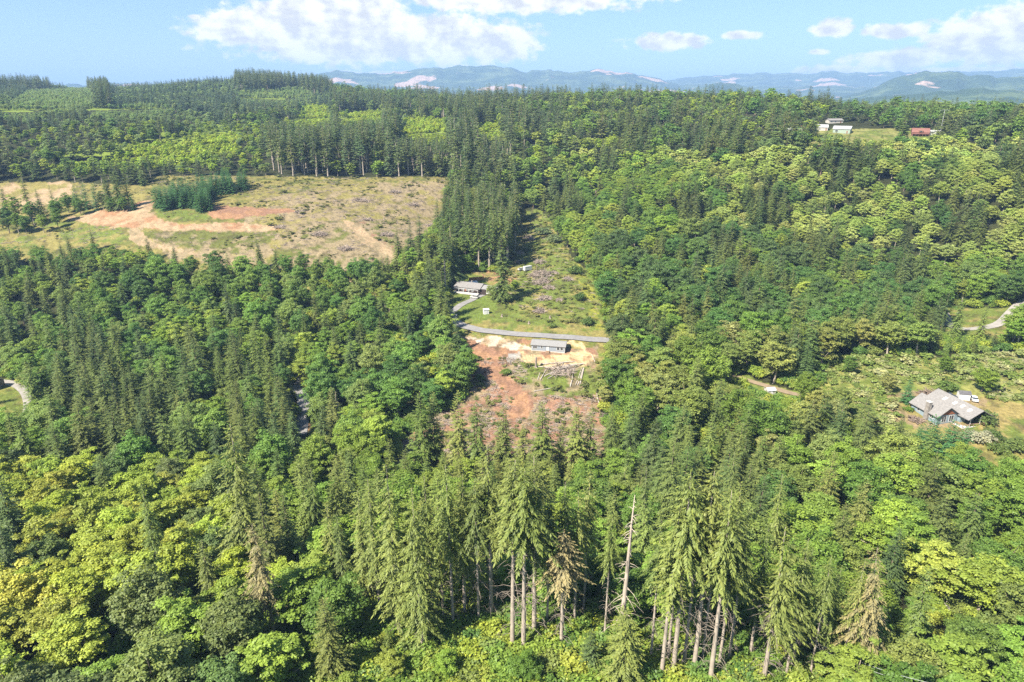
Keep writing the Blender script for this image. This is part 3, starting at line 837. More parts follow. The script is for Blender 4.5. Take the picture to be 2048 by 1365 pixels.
mx_, my_, mz_, mf_ = polar(rs2, azs)
mme = npmesh("mountains", np.stack([mx_, my_, mz_], 1), mf_, None, True)
m, nt, out = newmat("mountain_forest")
p = N(nt, "ShaderNodeBsdfPrincipled"); p.inputs["Roughness"].default_value = .95; p.inputs["Specular IOR Level"].default_value = .05
base = ramp(nt, noise(nt, .004, 4), [(.35, (.030, .060, .030)), (.5, (.050, .085, .036)), (.62, (.11, .15, .06))])
cuts = ramp(nt, noise(nt, .0016, 3, rough=.5), [(.605, 0.0), (.62, 1.0)])
c = mixrgb(nt, 'MIX', base, (.46, .32, .24), cuts)
c = mixrgb(nt, 'MULTIPLY', c, ramp(nt, noise(nt, .05, 3, rough=.8), [(.3, .55), (.7, 1.4)]))
nt.links.new(c, p.inputs["Base Color"])
bp = N(nt, "ShaderNodeBump"); bp.inputs["Strength"].default_value = 1.0; bp.inputs["Distance"].default_value = 25
nt.links.new(noise(nt, .03, 4, rough=.7), bp.inputs["Height"]); nt.links.new(bp.outputs[0], p.inputs["Normal"])
nt.links.new(p.outputs[0], out.inputs[0])
tag(link("mountains", mme, m), kind="structure")

# ------------------------------------------------------------------ roads
def ribbon(name, pix, width, mat, lift=.12, seg=2.0):
    P3 = [ground_at(*q) for q in pix]
    # smooth polyline (Catmull-Rom)
    out_ = []
    for i in range(len(P3) - 1):
        a, b, c_, d = P3[max(i - 1, 0)], P3[i], P3[i + 1], P3[min(i + 2, len(P3) - 1)]
        k = max(2, int((c_ - b).length / seg))
        for j in range(k):
            t = j / k
            out_.append(.5 * ((2 * b) + (c_ - a) * t + (2 * a - 5 * b + 4 * c_ - d) * t * t + (3 * b - a - 3 * c_ + d) * t ** 3))
    out_.append(P3[-1])
    xy = np.array([(q.x, q.y) for q in out_])
    tg = np.gradient(xy, axis=0); tg /= np.linalg.norm(tg, axis=1)[:, None] + 1e-9
    nr = np.stack([-tg[:, 1], tg[:, 0]], 1)
    offs = np.linspace(-.5, .5, 5) * width
    V = []; 
    for o_ in offs:
        q = xy + nr * o_
        V.append(np.stack([q[:, 0], q[:, 1], height(q[:, 0], q[:, 1]) + lift], 1))
    V = np.stack(V, 1); k = len(xy)
    zc_ = V[:, :, 2].max(1, keepdims=True); V[:, :, 2] = zc_ * .5 + V[:, :, 2] * .5 + .03
    i = (np.arange(k - 1)[:, None] * 5 + np.arange(4)).ravel()
    return tag(link(name, npmesh(name, V.reshape(-1, 3), np.stack([i, i + 5, i + 6, i + 1], 1), None, True), mat), kind="structure")

M_asphalt = simple("asphalt", (.23, .22, .215), .9, .25, .5)
M_lightroad = simple("worn_asphalt", (.30, .275, .25), .9, .3, .4)
M_gravel = simple("gravel_drive", (.33, .29, .245), .95, .3, .5)
M_dirttrack = simple("dirt_track", (.25, .19, .125), .95, .35, .4)
ROADS = [
 ("road", [(897,625),(908,643),(935,655),(985,664),(1050,670),(1110,674),(1160,677),(1205,681),(1232,684)], 5.6, M_asphalt),
 ("driveway", [(905,624),(918,613),(936,604),(952,596),(966,590)], 4.0, M_asphalt),
 ("road", [(1882,612),(1891,636),(1899,652),(1935,659),(1975,655),(2003,645),(2022,626),(2045,606),(2085,588)], 4.6, M_lightroad),
 ("road", [(-60,760),(0,764),(32,770),(52,784),(60,806),(58,830)], 4.5, M_lightroad),
 ("road", [(582,752),(594,776),(605,795),(608,815),(605,840),(600,870)], 5.0, M_asphalt),
 ("road", [(1820,1206),(1880,1210),(1960,1220),(2060,1240)], 4.5, M_lightroad),
 ("dirt_track", [(1455,752),(1490,760),(1530,772),(1575,786),(1640,800)], 3.0, M_dirttrack),
]
for nm, pix, wd, mt in ROADS: ribbon(nm, pix, wd, mt)

# ------------------------------------------------------------------ forest placement
rng = np.random.default_rng(7)
RAD = {'fir': 3.7, 'tallfir': 3.3, 'cedar': 3.2, 'maple': 5.2, 'alder': 3.8, 'shrub': 1.3, 'hemlock': 3, 'youngfir': 1.8,
       'scrub': 1.7, 'fir_far': 4.0, 'tallfir_far': 3.6, 'maple_far': 5.2, 'alder_far': 4.0}
def candidates(r0, r1, s, amax):
    n_ = int((2 * amax) * (r1 * r1 - r0 * r0) / 2 / (s * s))
    r = np.sqrt(rng.uniform(r0 * r0, r1 * r1, n_)); a = rng.uniform(-amax, amax, n_)
    return np.stack([r * np.sin(a), r * np.cos(a)], 1)
cand = np.concatenate([candidates(48, 330, 2.5, .80), candidates(330, 650, 3.2, .74), candidates(650, 1350, 4.6, .70), candidates(1350, 2150, 6.0, .68)])
cx_, cy_ = cand[:, 0], cand[:, 1]
cz_ = height(cx_, cy_)
bpx, bpy_, bd = project(cx_, cy_, cz_)
blocked = np.zeros(len(cand), bool)
cr_ = np.hypot(cx_, cy_)
for nm, poly in OPEN.items():
    blocked |= inpoly(bpx, bpy_, poly) & (cr_ < 800)
# zone by the point about two thirds up a middling tree
mpx, mpy, _ = project(cx_, cy_, cz_ + 12)
zone = np.zeros(len(cand), int)
names = ['mix'] + [r_[0] for r_ in REG]
for i, (nm, poly) in enumerate(REG): zone[inpoly(mpx, mpy, poly)] = i + 1
kindn = np.empty(len(cand), object); hh = np.zeros(len(cand)); tint = np.zeros((len(cand), 3)); tname = np.empty(len(cand), object)
u1 = rng.random(len(cand)); u2 = rng.random(len(cand))
clump = fbm(cx_ / 28, cy_ / 28, 77, 2)     # kinds grow in clumps
u1 = .5 * u1 + .5 * np.clip((clump - .28) / .44, 0, 1) + 1e-4 * u2
for a_ in range(12):       # even shares in every direction
    s_ = np.where((np.arctan2(cx_, cy_) > -.81 + a_ * .135) & (np.arctan2(cx_, cy_) <= -.81 + (a_ + 1) * .135))[0]
    for lo, hi_ in ((0, 130), (130, 220), (220, 330), (330, 560), (560, 3000)):
        q_ = s_[(cr_[s_] >= lo) & (cr_[s_] < hi_)]
        if len(q_): u1[q_] = np.argsort(np.argsort(u1[q_])) / len(q_)
for zi, nm in enumerate(names):
    ix = np.where(zone == zi)[0]
    if not len(ix): continue
    acc = 0
    for form, share, tn, h0, h1_ in TY[nm]:
        s = ix[(u1[ix] >= acc) & (u1[ix] < acc + share)]
        acc += share
        f = form
        if f.endswith('_far') and False: pass
        kindn[s] = f; hh[s] = h0 + (h1_ - h0) * u2[s]; tname[s] = tn
        tp = np.array(TINT[tn])
        k = rng.integers(0, len(tp), len(s))
        tint[s] = tp[k] * rng.uniform(.82, 1.2, (len(s), 1)) * rng.uniform(.94, 1.06, (len(s), 3))
gapn = fbm(cx_ / 55, cy_ / 55, 88, 3)     # glades of young growth between the far stands
for i in range(len(cand)):
    if kindn[i] and names[zone[i]] in ('band', 'ridge', 'mix', 'farhill') and cr_[i] > 450 and gapn[i] < (.50 if names[zone[i]] == 'band' else .46):
        kindn[i] = 'alder_far'; hh[i] = 5 + 6 * u2[i] ** 2; tp = TINT[('maplebright', 'alder', 'scrub', 'pale')[rng.integers(4)] if names[zone[i]] != 'farhill' else 'pale']; tint[i] = tp[rng.integers(len(tp))]
rem = np.array([k is None for k in kindn]); blocked |= rem
# shared look for far/near forms
for i in np.where(~blocked)[0]:
    f = kindn[i]
    if cr_[i] > 560 and not f.endswith('_far') and f in ('fir', 'tallfir', 'maple', 'alder'): kindn[i] = f + '_far'
    elif cr_[i] > 560 and f == 'cedar': kindn[i] = 'fir_far'
    elif cr_[i] <= 560 and f.endswith('_far'): kindn[i] = f[:-4]

# trees that are placed one by one: (form, variant, top px, top py, base px, base py or height, tint, label words, group)
HERO = []
def hero_base(form, var, tx, ty, bx, by, tn, label, wide=1.0, cat='conifer', name=None):
    b = ground_at(bx, by)
    D = math.hypot(b.x, b.y)
    dx, dy, dz = ray(tx, ty)
    ztop = ZC + dz / math.hypot(dx, dy) * D
    HERO.append([form, var, b, max(ztop - b.z, 2.0) * (1.035 if form == 'hemlock' else 1.0), tn, label, wide, cat, name, (tx, ty)])
def hero_top(form, var, tx, ty, h, tn, label, wide=1.0, cat='conifer', name=None):
    b = top_at(tx, ty, h)
    HERO.append([form, var, b, h, tn, label, wide, cat, name, (tx, ty)])

HB, HT = hero_base, hero_top
HB('hemlock',0,838,985,846,1312,'olive','full olive conifer hanging almost to the ground left of the bare trunks',1.1)
HB('hemlock',0,797,935,800,1285,'olive','slender olive conifer behind the full hanging conifer',1.0)
HB('hemlock',2,990,905,983,1245,'olive','tall olive conifer with one thick bare trunk left of the trunk cluster',1.15)
HB('hemlock',3,1045,925,1025,1305,'olive','tall conifer on the left leaning pale trunk of the close pair',1.1)
HB('hemlock',3,1068,940,1047,1315,'cedar','tall conifer on the right pale trunk of the close pair',1.1)
HB('hemlock',2,1103,925,1068,1288,'fir','dark tall conifer right behind the pair of pale trunks',1.15)
HB('hemlock',1,935,955,930,1250,'olive','olive conifer left of the thick bare trunk',1.0)
HB('hemlock',1,890,1000,888,1255,'cedar','shorter yellow green conifer between hanging conifer and thick trunk',.9)
HB('hemlock',1,1138,975,1125,1270,'fir','dark green conifer behind the broken drooping conifer',1.0)
HB('hemlock',3,1126,1072,1122,1307,'dry','short broken topped conifer with drooping dry crown on twin trunks',1.25)
HB('tallfir',2,1334,1010,1322,1362,'olive','thin conifer on a very slender bare trunk right of the dead snag',.8)
HB('hemlock',3,1379,955,1345,1358,'olive','tall olive conifer with long bare pale trunk above the orange stump',1.05)
HB('hemlock',3,1437,955,1387,1348,'olive','tall olive conifer leaning right with bare grey trunk',1.05)
HB('hemlock',2,1476,995,1419,1372,'olive','leaning olive conifer with dead twigs down its trunk',1.1)
HB('hemlock',4,1590,1065,1525,1375,'olive','strongly leaning olive conifer with lopsided crown and bare left side',1.15)
HB('hemlock',5,1765,1110,1712,1375,'dry','dry leaning conifer with grey dead branches low on its trunk',1.1)
HB('cedar',0,1820,1120,1812,1330,'cedar','weeping pale green conifer beside the dry leaning conifer',.9)
HB('hemlock',1,1540,950,1535,1160,'olive','olive conifer standing against the right maples',.9)
HB('fir',1,1330,880,1330,1080,'fir','green conifer right of the dead snag in front of the slope',.9)
HB('hemlock',0,492,852,512,1175,'olive','large sparse olive conifer towering over the left foreground',1.25)
HB('hemlock',0,325,965,330,1185,'cedar','narrow conifer with dark hanging top left of the large olive one',.9)
HB('hemlock',5,540,1050,552,1290,'dry','half dead conifer with bare grey branches in its middle',1.0)
HB('fir',2,585,975,590,1170,'fir','dark conifer right of the large olive conifer',.9)
HB('hemlock',0,425,1078,430,1230,'fir','blue green conifer with hanging sprays in the left foreground',1.1)
HB('hemlock',0,667,1010,672,1190,'olive','olive conifer left of the slender olive conifer',.95)
HB('hemlock',0,730,985,735,1220,'olive','olive conifer with broad hanging boughs near the slender one',1.0)
HB('fir',0,40,925,48,1130,'fir','dark green conifer at the left edge above the bright alders',.95)
HB('cedar',1,35,1030,40,1200,'fir','dark hanging conifer at the left edge among the bright alders',1.0)
for tx, ty, bx, by, v, tn, w, lab in [(915,940,907,1268,2,'cedar',.85,'slim conifer just left of the thick bare trunk'),(962,965,958,1262,3,'fir',.8,'dark slim conifer between the thick trunk and the pale pair'),(1112,1000,1094,1264,3,'fir',.8,'slim dark conifer just right of the pale trunk pair'),
     (1160,990,1148,1262,2,'olive',.85,'olive conifer right behind the broken conifer'),(1316,1045,1300,1335,3,'cedar',.75,'slim yellow green conifer left of the thinnest trunk'),(1403,985,1366,1342,3,'olive',.8,'olive conifer between the two tall bare trunks'),
     (1505,1030,1455,1340,2,'olive',.85,'olive conifer right of the dead twigged trunk'),(1548,1065,1498,1325,1,'cedar',.9,'full yellow green conifer left of the strongly leaning one'),(1625,1105,1582,1345,1,'olive',.85,'olive conifer right of the strongly leaning one'),
     (1685,1140,1640,1345,1,'cedar',.8,'low yellow green conifer left of the dry leaning one'),(765,965,762,1245,1,'olive',.9,'olive conifer left of the slender olive one'),(690,1030,694,1225,1,'fir',.9,'dark conifer among the olive ones left of the trunks'),
     (1290,935,1280,1120,0,'fir',.9,'conifer standing behind the dead snag'),(1450,905,1450,1075,0,'fir',.9,'conifer rising behind the tall bare trunks'),(640,935,640,1110,0,'cedar',.9,'narrow conifer between large olive conifer and slope'),(1035,900,1032,1110,1,'cedar',.8,'conifer rising behind the pale trunk pair'),
     (1357,1000,1334,1332,3,'olive',.7,'very slim tall conifer between the thinnest trunk and the stump conifer'),(1422,1015,1402,1338,3,'cedar',.7,'very slim conifer left of the grey leaning trunk'),(1462,985,1436,1348,3,'olive',.72,'slim conifer right of the grey leaning trunk'),
     (1612,1085,1570,1362,3,'olive',.72,'slim bare trunked conifer beside the strongly leaning one'),(1662,1120,1617,1366,3,'cedar',.72,'slim bare trunked conifer halfway to the dry leaning one'),(1722,1125,1676,1366,2,'olive',.75,'slim conifer just left of the dry leaning one'),
     (1216,1040,1208,1292,3,'cedar',.7,'slim conifer left of the tall bleached snag'),(1175,950,1166,1240,2,'olive',.75,'slim olive conifer behind the small young fir'),(870,960,866,1255,2,'cedar',.75,'slim conifer just right of the full hanging conifer')]:
    HB('hemlock', v, tx, ty, bx, by, tn, lab, w)
HB('youngfir',0,1240,1216,1240,1332,'cedar','bright young fir at the foot of the dead snag',1.0,name='young_fir')
HB('youngfir',1,1180,1262,1178,1345,'fir','small young fir left of the snag among ferns',1.0,name='young_fir')
for k, (tx, ty, b, lab) in enumerate([(850,783,955,'leftmost'),(873,786,945,'second from left'),(921,782,955,'third from left'),(957,790,960,'fourth from left'),
     (1007,808,955,'middle one'),(1045,850,965,'short one right of middle'),(1083,800,965,'tall full one right of middle'),(1118,848,962,'short one between two taller ones'),(1149,811,960,'third from right'),(1177,809,955,'second from right'),(1215,830,950,'rightmost')]):
    HB('fir', (0, 3, 2, 4, 0, 6, 3)[k % 7], tx, ty, tx, b, ('cedar', 'fir', 'olive')[k % 3], 'fir below the orange dirt slope, ' + lab + ' of the row', (1.12, .95)[k % 2])
for tx, ty, h, w, lab in [(905,352,34,.9,'tall narrow fir at the right end of the left clearing'),(932,365,36,.9,'tall fir right of the clearing end fir'),(952,372,38,.9,'tall fir in the stand left of the grass corridor'),
     (872,398,30,1.1,'fir leaning over the right end of the slash field'),(838,428,27,1.1,'fir at the front right corner of the slash field'),(818,440,24,1.05,'second fir at the front right corner of the slash field'),(795,455,25,1.0,'dense dark fir in front of the slash field'),(852,456,26,.95,'pointed fir left of the dark ranch house'),(1015,405,34,1.0,'tall dark fir at the corridor edge'),(985,385,36,.95,'tall fir behind the house stand'),
     (905,470,30,1.1,'big fir just behind the dark ranch house'),(870,500,24,1.0,'fir among trees left of the ranch house')]:
    HT('fir', int(tx) % 4, tx, ty, h, 'fir', lab, w)
HB('fir',1,1005,470,1004,606,'fir','large full fir in front of the ranch house garage',1.15)
for tx, ty, by, lab in [(1853,826,912,'left dense fir in front of the blue house'),(1893,838,918,'middle dense fir in front of the blue house'),(1918,850,924,'right dense fir in front of the blue house')]:
    HB('youngfir', int(tx) % 3, tx, ty, tx, by, 'youngfir', lab, 1.25)
HB('youngfir',0,1812,757,1812,806,'youngfir','small fir by the drive left of the blue house',1.0)
HB('youngfir',1,1843,850,1835,885,'youngfir','small fir below the stone bank left of the blue house',1.0)
for tx, ty, h, lab in [(178,450,17,'dense fir standing alone at the front edge of the left clearing'),(133,472,15,'right of two slim firs on the clearing front edge'),(118,482,12,'left of two slim firs on the clearing front edge'),
     (293,474,15,'slim fir in front of the dirt fork'),(345,492,14,'fir in front of the descending dirt track'),(515,478,19,'pointed fir in front of the slash field'),(547,495,16,'shorter fir beside the pointed fir')]:
    HT('fir', int(tx) % 4, tx, ty, h, 'fir', lab, .95)
for tx, ty, h, lab in [(1605,315,22,'lone dark fir on the bright alder hillside'),(1800,365,16,'small dark fir high on the alder hillside'),(1672,262,20,'dark fir below the white barn'),(1700,265,22,'dark fir right below the barns'),
     (1720,270,20,'dark fir beside the hayfield'),(1765,268,9,'little fir alone on the hayfield edge'),(1500,365,22,'broad spruce above the brown house'),(1545,385,20,'conifer right of the broad spruce'),(1855,350,16,'fir on the right alder hillside')]:
    HT('fir', int(tx) % 4, tx, ty, h, 'fir', lab, 1.15)
for tx, ty, h, w, tn, lab in [(1975,735,10,1.2,'maplebright','round dark green tree in the bramble meadow above the blue house'),(1780,745,8,1.0,'alderolive','bushy tree with browning base in the meadow'),
     (1895,710,8,.9,'maplebright','small round green tree at the top of the meadow'),(1705,712,8,.9,'maplebright','small round tree at the left top of the meadow'),(1835,640,12,1.0,'maplebright','round tree left of the road bend'),
     (1965,545,17,1.0,'alder','broad pale alder over the road bend'),(985,570,9,1.0,'maplebright','yellow green tree beside the big fir at the corridor'),(1030,560,7,1.0,'alder','small tree right of the big fir on the grass slope')]:
    HT('maple', int(tx) % 5, tx, ty, h, tn, lab, w, 'broadleaf tree')

# spacing: greedy, heroes first
cell = 6.0; grid = {}
def gput(x, y, r):
    grid.setdefault((int(x // cell), int(y // cell)), []).append((x, y, r))
def gfree(x, y, r):
    ix, iy = int(x // cell), int(y // cell)
    for a in (-2, -1, 0, 1, 2):
        for b in (-2, -1, 0, 1, 2):
            for qx, qy, qr in grid.get((ix + a, iy + b), ()):
                d = r + qr
                if (qx - x) ** 2 + (qy - y) ** 2 < d * d: return False
    return True
for hr in HERO: gput(hr[2].x, hr[2].y, 1.6)

# view protection
def halfw(f, h):
    fm = FORMS[f][0]
    return fm.r * (h / fm.h)
order = rng.permutation(len(cand))
okh = hh.copy()
topz = lambda h: project(cx_, cy_, cz_ + h)
hw = np.array([1.2 * FORMS[f][0].r / FORMS[f][0].h if f else 0 for f in kindn])
con = np.array([bool(f) and (f.startswith(('fir', 'tallfir', 'cedar'))) for f in kindn])
# far skyline and protected views: shrink the tree, then drop it
skyj = np.random.default_rng(9).choice([-13, -8, -3, 1, 5, 9, 12], len(cand))
for it in range(5):
    bad = np.zeros(len(cand), bool)
    for fz in (1.0, .86, .7, .5, .3, .12):
        wfac = np.where(con, (1.02 - fz) * 1.0, np.where(fz > .9, .35, .9)) * hw * okh
        for sx in (-1, 0, 1):
            if sx and fz == 1.0: continue
            qx, qy, qd = project(cx_ + sx * wfac, cy_, cz_ + okh * fz)
            for poly, D in KEEP:
                near = cr_ < D
                if it == 0 or True:
                    bad |= near & inpoly(qx, qy, poly)
            bad |= qy < np.interp(qx, SKX, SKY_) + skyj
    bad &= ~blocked
    if it < 4: okh[bad] *= .72
    else: blocked |= bad
blocked |= (okh < 0.45 * hh) & ~blocked & (okh < 7)
hh = okh
keep = []
RADV = np.array([RAD.get(f, 3) if f else 0 for f in kindn])
for i in order:
    if blocked[i]: continue
    r = RADV[i] * (.75 + .25 * min(1.2, hh[i] / 18)) * (1.0 if cr_[i] < 600 else 1.1) * .92
    if zone[i] and names[zone[i]] in ('youngpale', 'scrub'): r = 1.6 if names[zone[i]] == 'scrub' else 1.9
    if gfree(cx_[i], cy_[i], r):
        gput(cx_[i], cy_[i], r); keep.append(i)
keep = np.array(keep)
print("trees", len(keep), "heroes", len(HERO))

# ------------------------------------------------------------------ which trees show largest (coarse depth buffer)
order = keep[np.argsort(cr_[keep])]
order = order[cr_[order] < 700]
ZB = np.zeros((342, 512), bool); seen = {}
hq = sorted([(math.hypot(h_[2].x, h_[2].y), -1 - k) for k, h_ in enumerate(HERO)])
hi = 0
for i in order:
    while hi < len(hq) and hq[hi][0] <= cr_[i]:
        h_ = HERO[-1 - hq[hi][1]]
        b = h_[2]
        p0 = project(b.x, b.y, b.z); p1 = project(b.x, b.y, b.z + h_[3])
        w_ = F * FORMS[h_[0]][0].r * h_[3] / FORMS[h_[0]][0].h * h_[6] / p0[2] / 4 * .6
        y0, y1 = int(p1[1] / 4), int(p0[1] / 4)
        for yy in range(max(y0, 0), min(y1, 342)):
            q = (yy - y0) / max(1, y1 - y0); cxx = (p1[0] + (p0[0] - p1[0]) * q) / 4
            ww = w_ * min(1, q * 1.3) * (q < .75)
            ZB[yy, max(0, int(cxx - ww)):max(0, int(cxx + ww))] = True
        hi += 1
    x, y, z, h = cx_[i], cy_[i], cz_[i], hh[i]
    p0 = project(x, y, z); p1 = project(x, y, z + h)
    w_ = F * hw[i] * h / p0[2] / 4
    y0, y1 = int(p1[1] / 4), int(p0[1] / 4)
    c_ = 0
    for yy in range(max(y0, 0), min(y1, 342)):
        q = (yy - y0) / max(1, y1 - y0); cxx = (p1[0] + (p0[0] - p1[0]) * q) / 4
        ww = w_ * (min(1, q * 1.15) if con[i] else math.sqrt(max(0, 1 - (q / .42 - 1) ** 2)) if q < .84 else 0.05)
        a, b = max(0, int(cxx - ww)), min(512, max(0, int(cxx + ww) + 1))
        if b > a:
            s = ZB[yy, a:b]; c_ += (~s).sum(); s[:] = True
    seen[i] = int(c_)

SPECIES = {'fir': 'fir_tree', 'tallfir': 'fir_tree', 'cedar': 'cedar_tree', 'maple': 'maple_tree', 'alder': 'alder_tree', 'shrub': 'shrub'}
LIM = {'fir_tree': 205, 'cedar_tree': 150, 'maple_tree': 290, 'alder_tree': 290, 'shrub': 120}
indiv = []
cnt = {}
for i in sorted(seen, key=lambda q: -seen[q]):
    if seen[i] < 5: break
    sp = SPECIES.get(kindn[i])
    if sp is None: continue
    if cnt.get(sp, 0) >= LIM[sp]: continue
    cnt[sp] = cnt.get(sp, 0) + 1
    indiv.append(i)
print("individual trees", cnt)
iset = set(int(i) for i in indiv)

# ------------------------------------------------------------------ labels for single trees
PLACES = [  # polygon over the crown, phrase
 ([(-99,0),(3000,0),(3000,480),(-99,480)], 'high on the far slope'),
 ([(1030,280),(3000,280),(3000,420),(1030,420)], 'on the upper right hillside'),
 ([(1030,380),(1400,380),(1400,480),(1030,480)], 'right of the grass corridor top'),
 ([(1400,400),(1700,400),(1700,520),(1400,520)], 'around the brown house'),
 ([(1700,400),(3000,400),(3000,520),(1700,520)], 'below the hillside farm'),
 ([(1150,470),(1400,470),(1400,580),(1150,580)], 'beside the yellow grass strip'),
 ([(1400,510),(1650,510),(1650,600),(1400,600)], 'below the brown house'),
 ([(1650,510),(1880,510),(1880,610),(1650,610)], 'left of the road bend'),
 ([(1880,500),(3000,500),(3000,620),(1880,620)], 'over the road bend'),
 ([(1190,580),(1400,580),(1400,690),(1190,690)], 'right of the grey home'),
 ([(1400,590),(1650,590),(1650,690),(1400,690)], 'above the dirt track on the right'),
 ([(1650,600),(1900,600),(1900,720),(1650,720)], 'above the bramble meadow'),
 ([(1900,655),(3000,655),(3000,740),(1900,740)], 'below the road bend'),
 ([(1200,690),(1350,690),(1350,800),(1200,800)], 'right of the log heap'),
 ([(1350,690),(1500,690),(1500,800),(1350,800)], 'left of the small white shed'),
 ([(1500,700),(1830,700),(1830,860),(1500,860)], 'between white shed and blue house'),
 ([(1200,800),(1380,800),(1380,930),(1200,930)], 'right of the orange dirt slope'),
 ([(1380,800),(1560,800),(1560,930),(1380,930)], 'below the small white shed'),
 ([(1560,840),(1800,840),(1800,960),(1560,960)], 'lower left of the blue house'),
 ([(1800,880),(3000,880),(3000,1010),(1800,1010)], 'below the yellow meadow'),
 ([(-99,440),(250,440),(250,560),(-99,560)], 'along the front of the left clearing'),
 ([(250,440),(560,440),(560,560),(250,560)], 'below the descending dirt track'),
 ([(560,440),(860,440),(860,560),(560,560)], 'below the slash field'),
 ([(-99,560),(180,560),(180,740),(-99,740)], 'above the left edge road'),
 ([(180,560),(400,560),(400,680),(180,680)], 'in the dark left valley'),
 ([(400,560),(620,560),(620,680),(400,680)], 'left of the ranch house'),
 ([(620,560),(900,560),(900,680),(620,680)], 'beside the ranch lawn'),
 ([(180,680),(400,680),(400,800),(180,800)], 'right of the left edge road'),
 ([(400,680),(600,680),(600,800),(400,800)], 'left of the gully road'),
 ([(600,680),(780,680),(780,800),(600,800)], 'right of the gully road'),
 ([(780,680),(1000,680),(1000,800),(780,800)], 'left of the orange dirt bank'),
 ([(-99,740),(180,740),(180,900),(-99,900)], 'below the left edge road'),
 ([(180,800),(400,800),(400,920),(180,920)], 'behind the bright foreground alders'),
 ([(400,800),(610,800),(610,920),(400,920)], 'below the gully road'),
 ([(610,800),(840,800),(840,920),(610,920)], 'lower left of the orange slope'),
 ([(840,880),(1220,880),(1220,1000),(840,1000)], 'below the orange slope'),
 ([(-99,900),(200,900),(200,1050),(-99,1050)], 'behind the left foreground grove'),
 ([(200,910),(420,910),(420,1050),(200,1050)], 'left behind the large olive conifer'),
 ([(420,910),(700,910),(700,1050),(420,1050)], 'around the large olive conifer'),
 ([(700,990),(1000,990),(1000,1150),(700,1150)], 'among the hanging olive conifers'),
 ([(1000,990),(1240,990),(1240,1150),(1000,1150)], 'behind the pale trunk pair'),
 ([(1230,930),(1400,930),(1400,1100),(1230,1100)], 'behind the dead snag'),
 ([(1400,930),(1620,930),(1620,1100),(1400,1100)], 'behind the leaning conifers'),
 ([(1620,950),(1830,950),(1830,1110),(1620,1110)], 'on the right foreground slope'),
 ([(1830,1000),(3000,1000),(3000,1130),(1830,1130)], 'above the lower right road'),
 ([(-99,1050),(220,1050),(220,1200),(-99,1200)], 'at the left foreground edge'),
 ([(220,1050),(450,1050),(450,1200),(220,1200)], 'left of the half dead conifer'),
 ([(450,1050),(700,1050),(700,1200),(450,1200)], 'right of the half dead conifer'),
 ([(-99,1200),(300,1200),(300,1500),(-99,1500)], 'in the bottom left corner'),
 ([(300,1200),(700,1200),(700,1500),(300,1500)], 'at the bottom left of the trunks'),
 ([(700,1150),(980,1150),(980,1500),(700,1500)], 'under the hanging olive conifers'),
 ([(980,1150),(1260,1150),(1260,1500),(980,1500)], 'at the feet of the pale trunks'),
 ([(1260,1100),(1500,1100),(1500,1500),(1260,1500)], 'between the leaning bare trunks'),
 ([(1500,1100),(1760,1100),(1760,1500),(1500,1500)], 'around the dry leaning conifer'),
 ([(1760,1110),(3000,1110),(3000,1250),(1760,1250)], 'beside the lower right road'),
 ([(1760,1250),(3000,1250),(3000,1700),(1760,1700)], 'by the power lines bottom right'),
]
ORD = ['leftmost','second','third','fourth','fifth','sixth','seventh','eighth','ninth','tenth','eleventh','twelfth','thirteenth','fourteenth','fifteenth','sixteenth','seventeenth','eighteenth','nineteenth','twentieth','twentyfirst','twentysecond','twentythird','twentyfourth','twentyfifth']
def tone(t):
    g = t[1]; y = t[0] / max(t[1], 1e-6)
    if g > .185: return 'bright yellow green'
    if g > .125: return 'pale green' if y > .72 else 'fresh green'
    if g > .085: return 'olive' if y > .68 else 'deep green'
    return 'dark green'
HN = {'fir_tree': 'fir', 'cedar_tree': 'cedar', 'maple_tree': 'maple', 'alder_tree': 'alder', 'shrub': 'shrub'}
CATN = {'fir_tree': 'conifer', 'cedar_tree': 'conifer', 'maple_tree': 'broadleaf tree', 'alder_tree': 'broadleaf tree', 'shrub': 'shrub'}
GRPN = {'fir_tree': 'firs in the forest', 'cedar_tree': 'cedars in the forest', 'maple_tree': 'maples in the forest', 'alder_tree': 'alders in the forest', 'shrub': 'shrubs in the understorey'}
cells = {}
for i in indiv:
    qx, qy, _ = project(cx_[i], cy_[i], cz_[i] + hh[i] * .65)
    ph = 'beyond the picture edge'
    for poly, s in PLACES:
        if inpoly(np.array([qx]), np.array([qy]), poly)[0]: ph = s
    if qx < -99 or qx > 2100 or qy > 1420: ph = ph
    cells.setdefault((SPECIES[kindn[i]], tone(tint[i]), ph), []).append((qx, i))
LAB = {}
for (sp, tn, ph), lst in cells.items():
    lst.sort()
    k = len(lst)
    for j, (_, i) in enumerate(lst):
        w = HN[sp]
        if k == 1: LAB[i] = f"{tn} {w} {ph}"
        elif j == k - 1: LAB[i] = f"rightmost {tn} {w} {ph}"
        elif j == 0: LAB[i] = f"leftmost {tn} {w} {ph}"
        else: LAB[i] = f"{ORD[min(j, 24)]} {tn} {w} from left {ph}"

# ------------------------------------------------------------------ build single trees
def plant(name, form, x, y, z, h, tn, label, cat, group, wide=1.0, rz=None):
    f = form
    s = h / f.h
    root = empty(name, (x, y, z - .15), rng.uniform(0, 6.28) if rz is None else rz, (s * wide, s * wide, s))
    tag(root, label, cat, group)
    t = bpy.data.objects.new("trunk", f.trunk); COL.objects.link(t); t.parent = root
    c = bpy.data.objects.new("crown", f.crown); COL.objects.link(c); c.parent = root
    c["tint"] = [float(q) for q in tn]
    if f.dead:
        d = bpy.data.objects.new("dead_branches", f.dead); COL.objects.link(d); d.parent = root
    return root

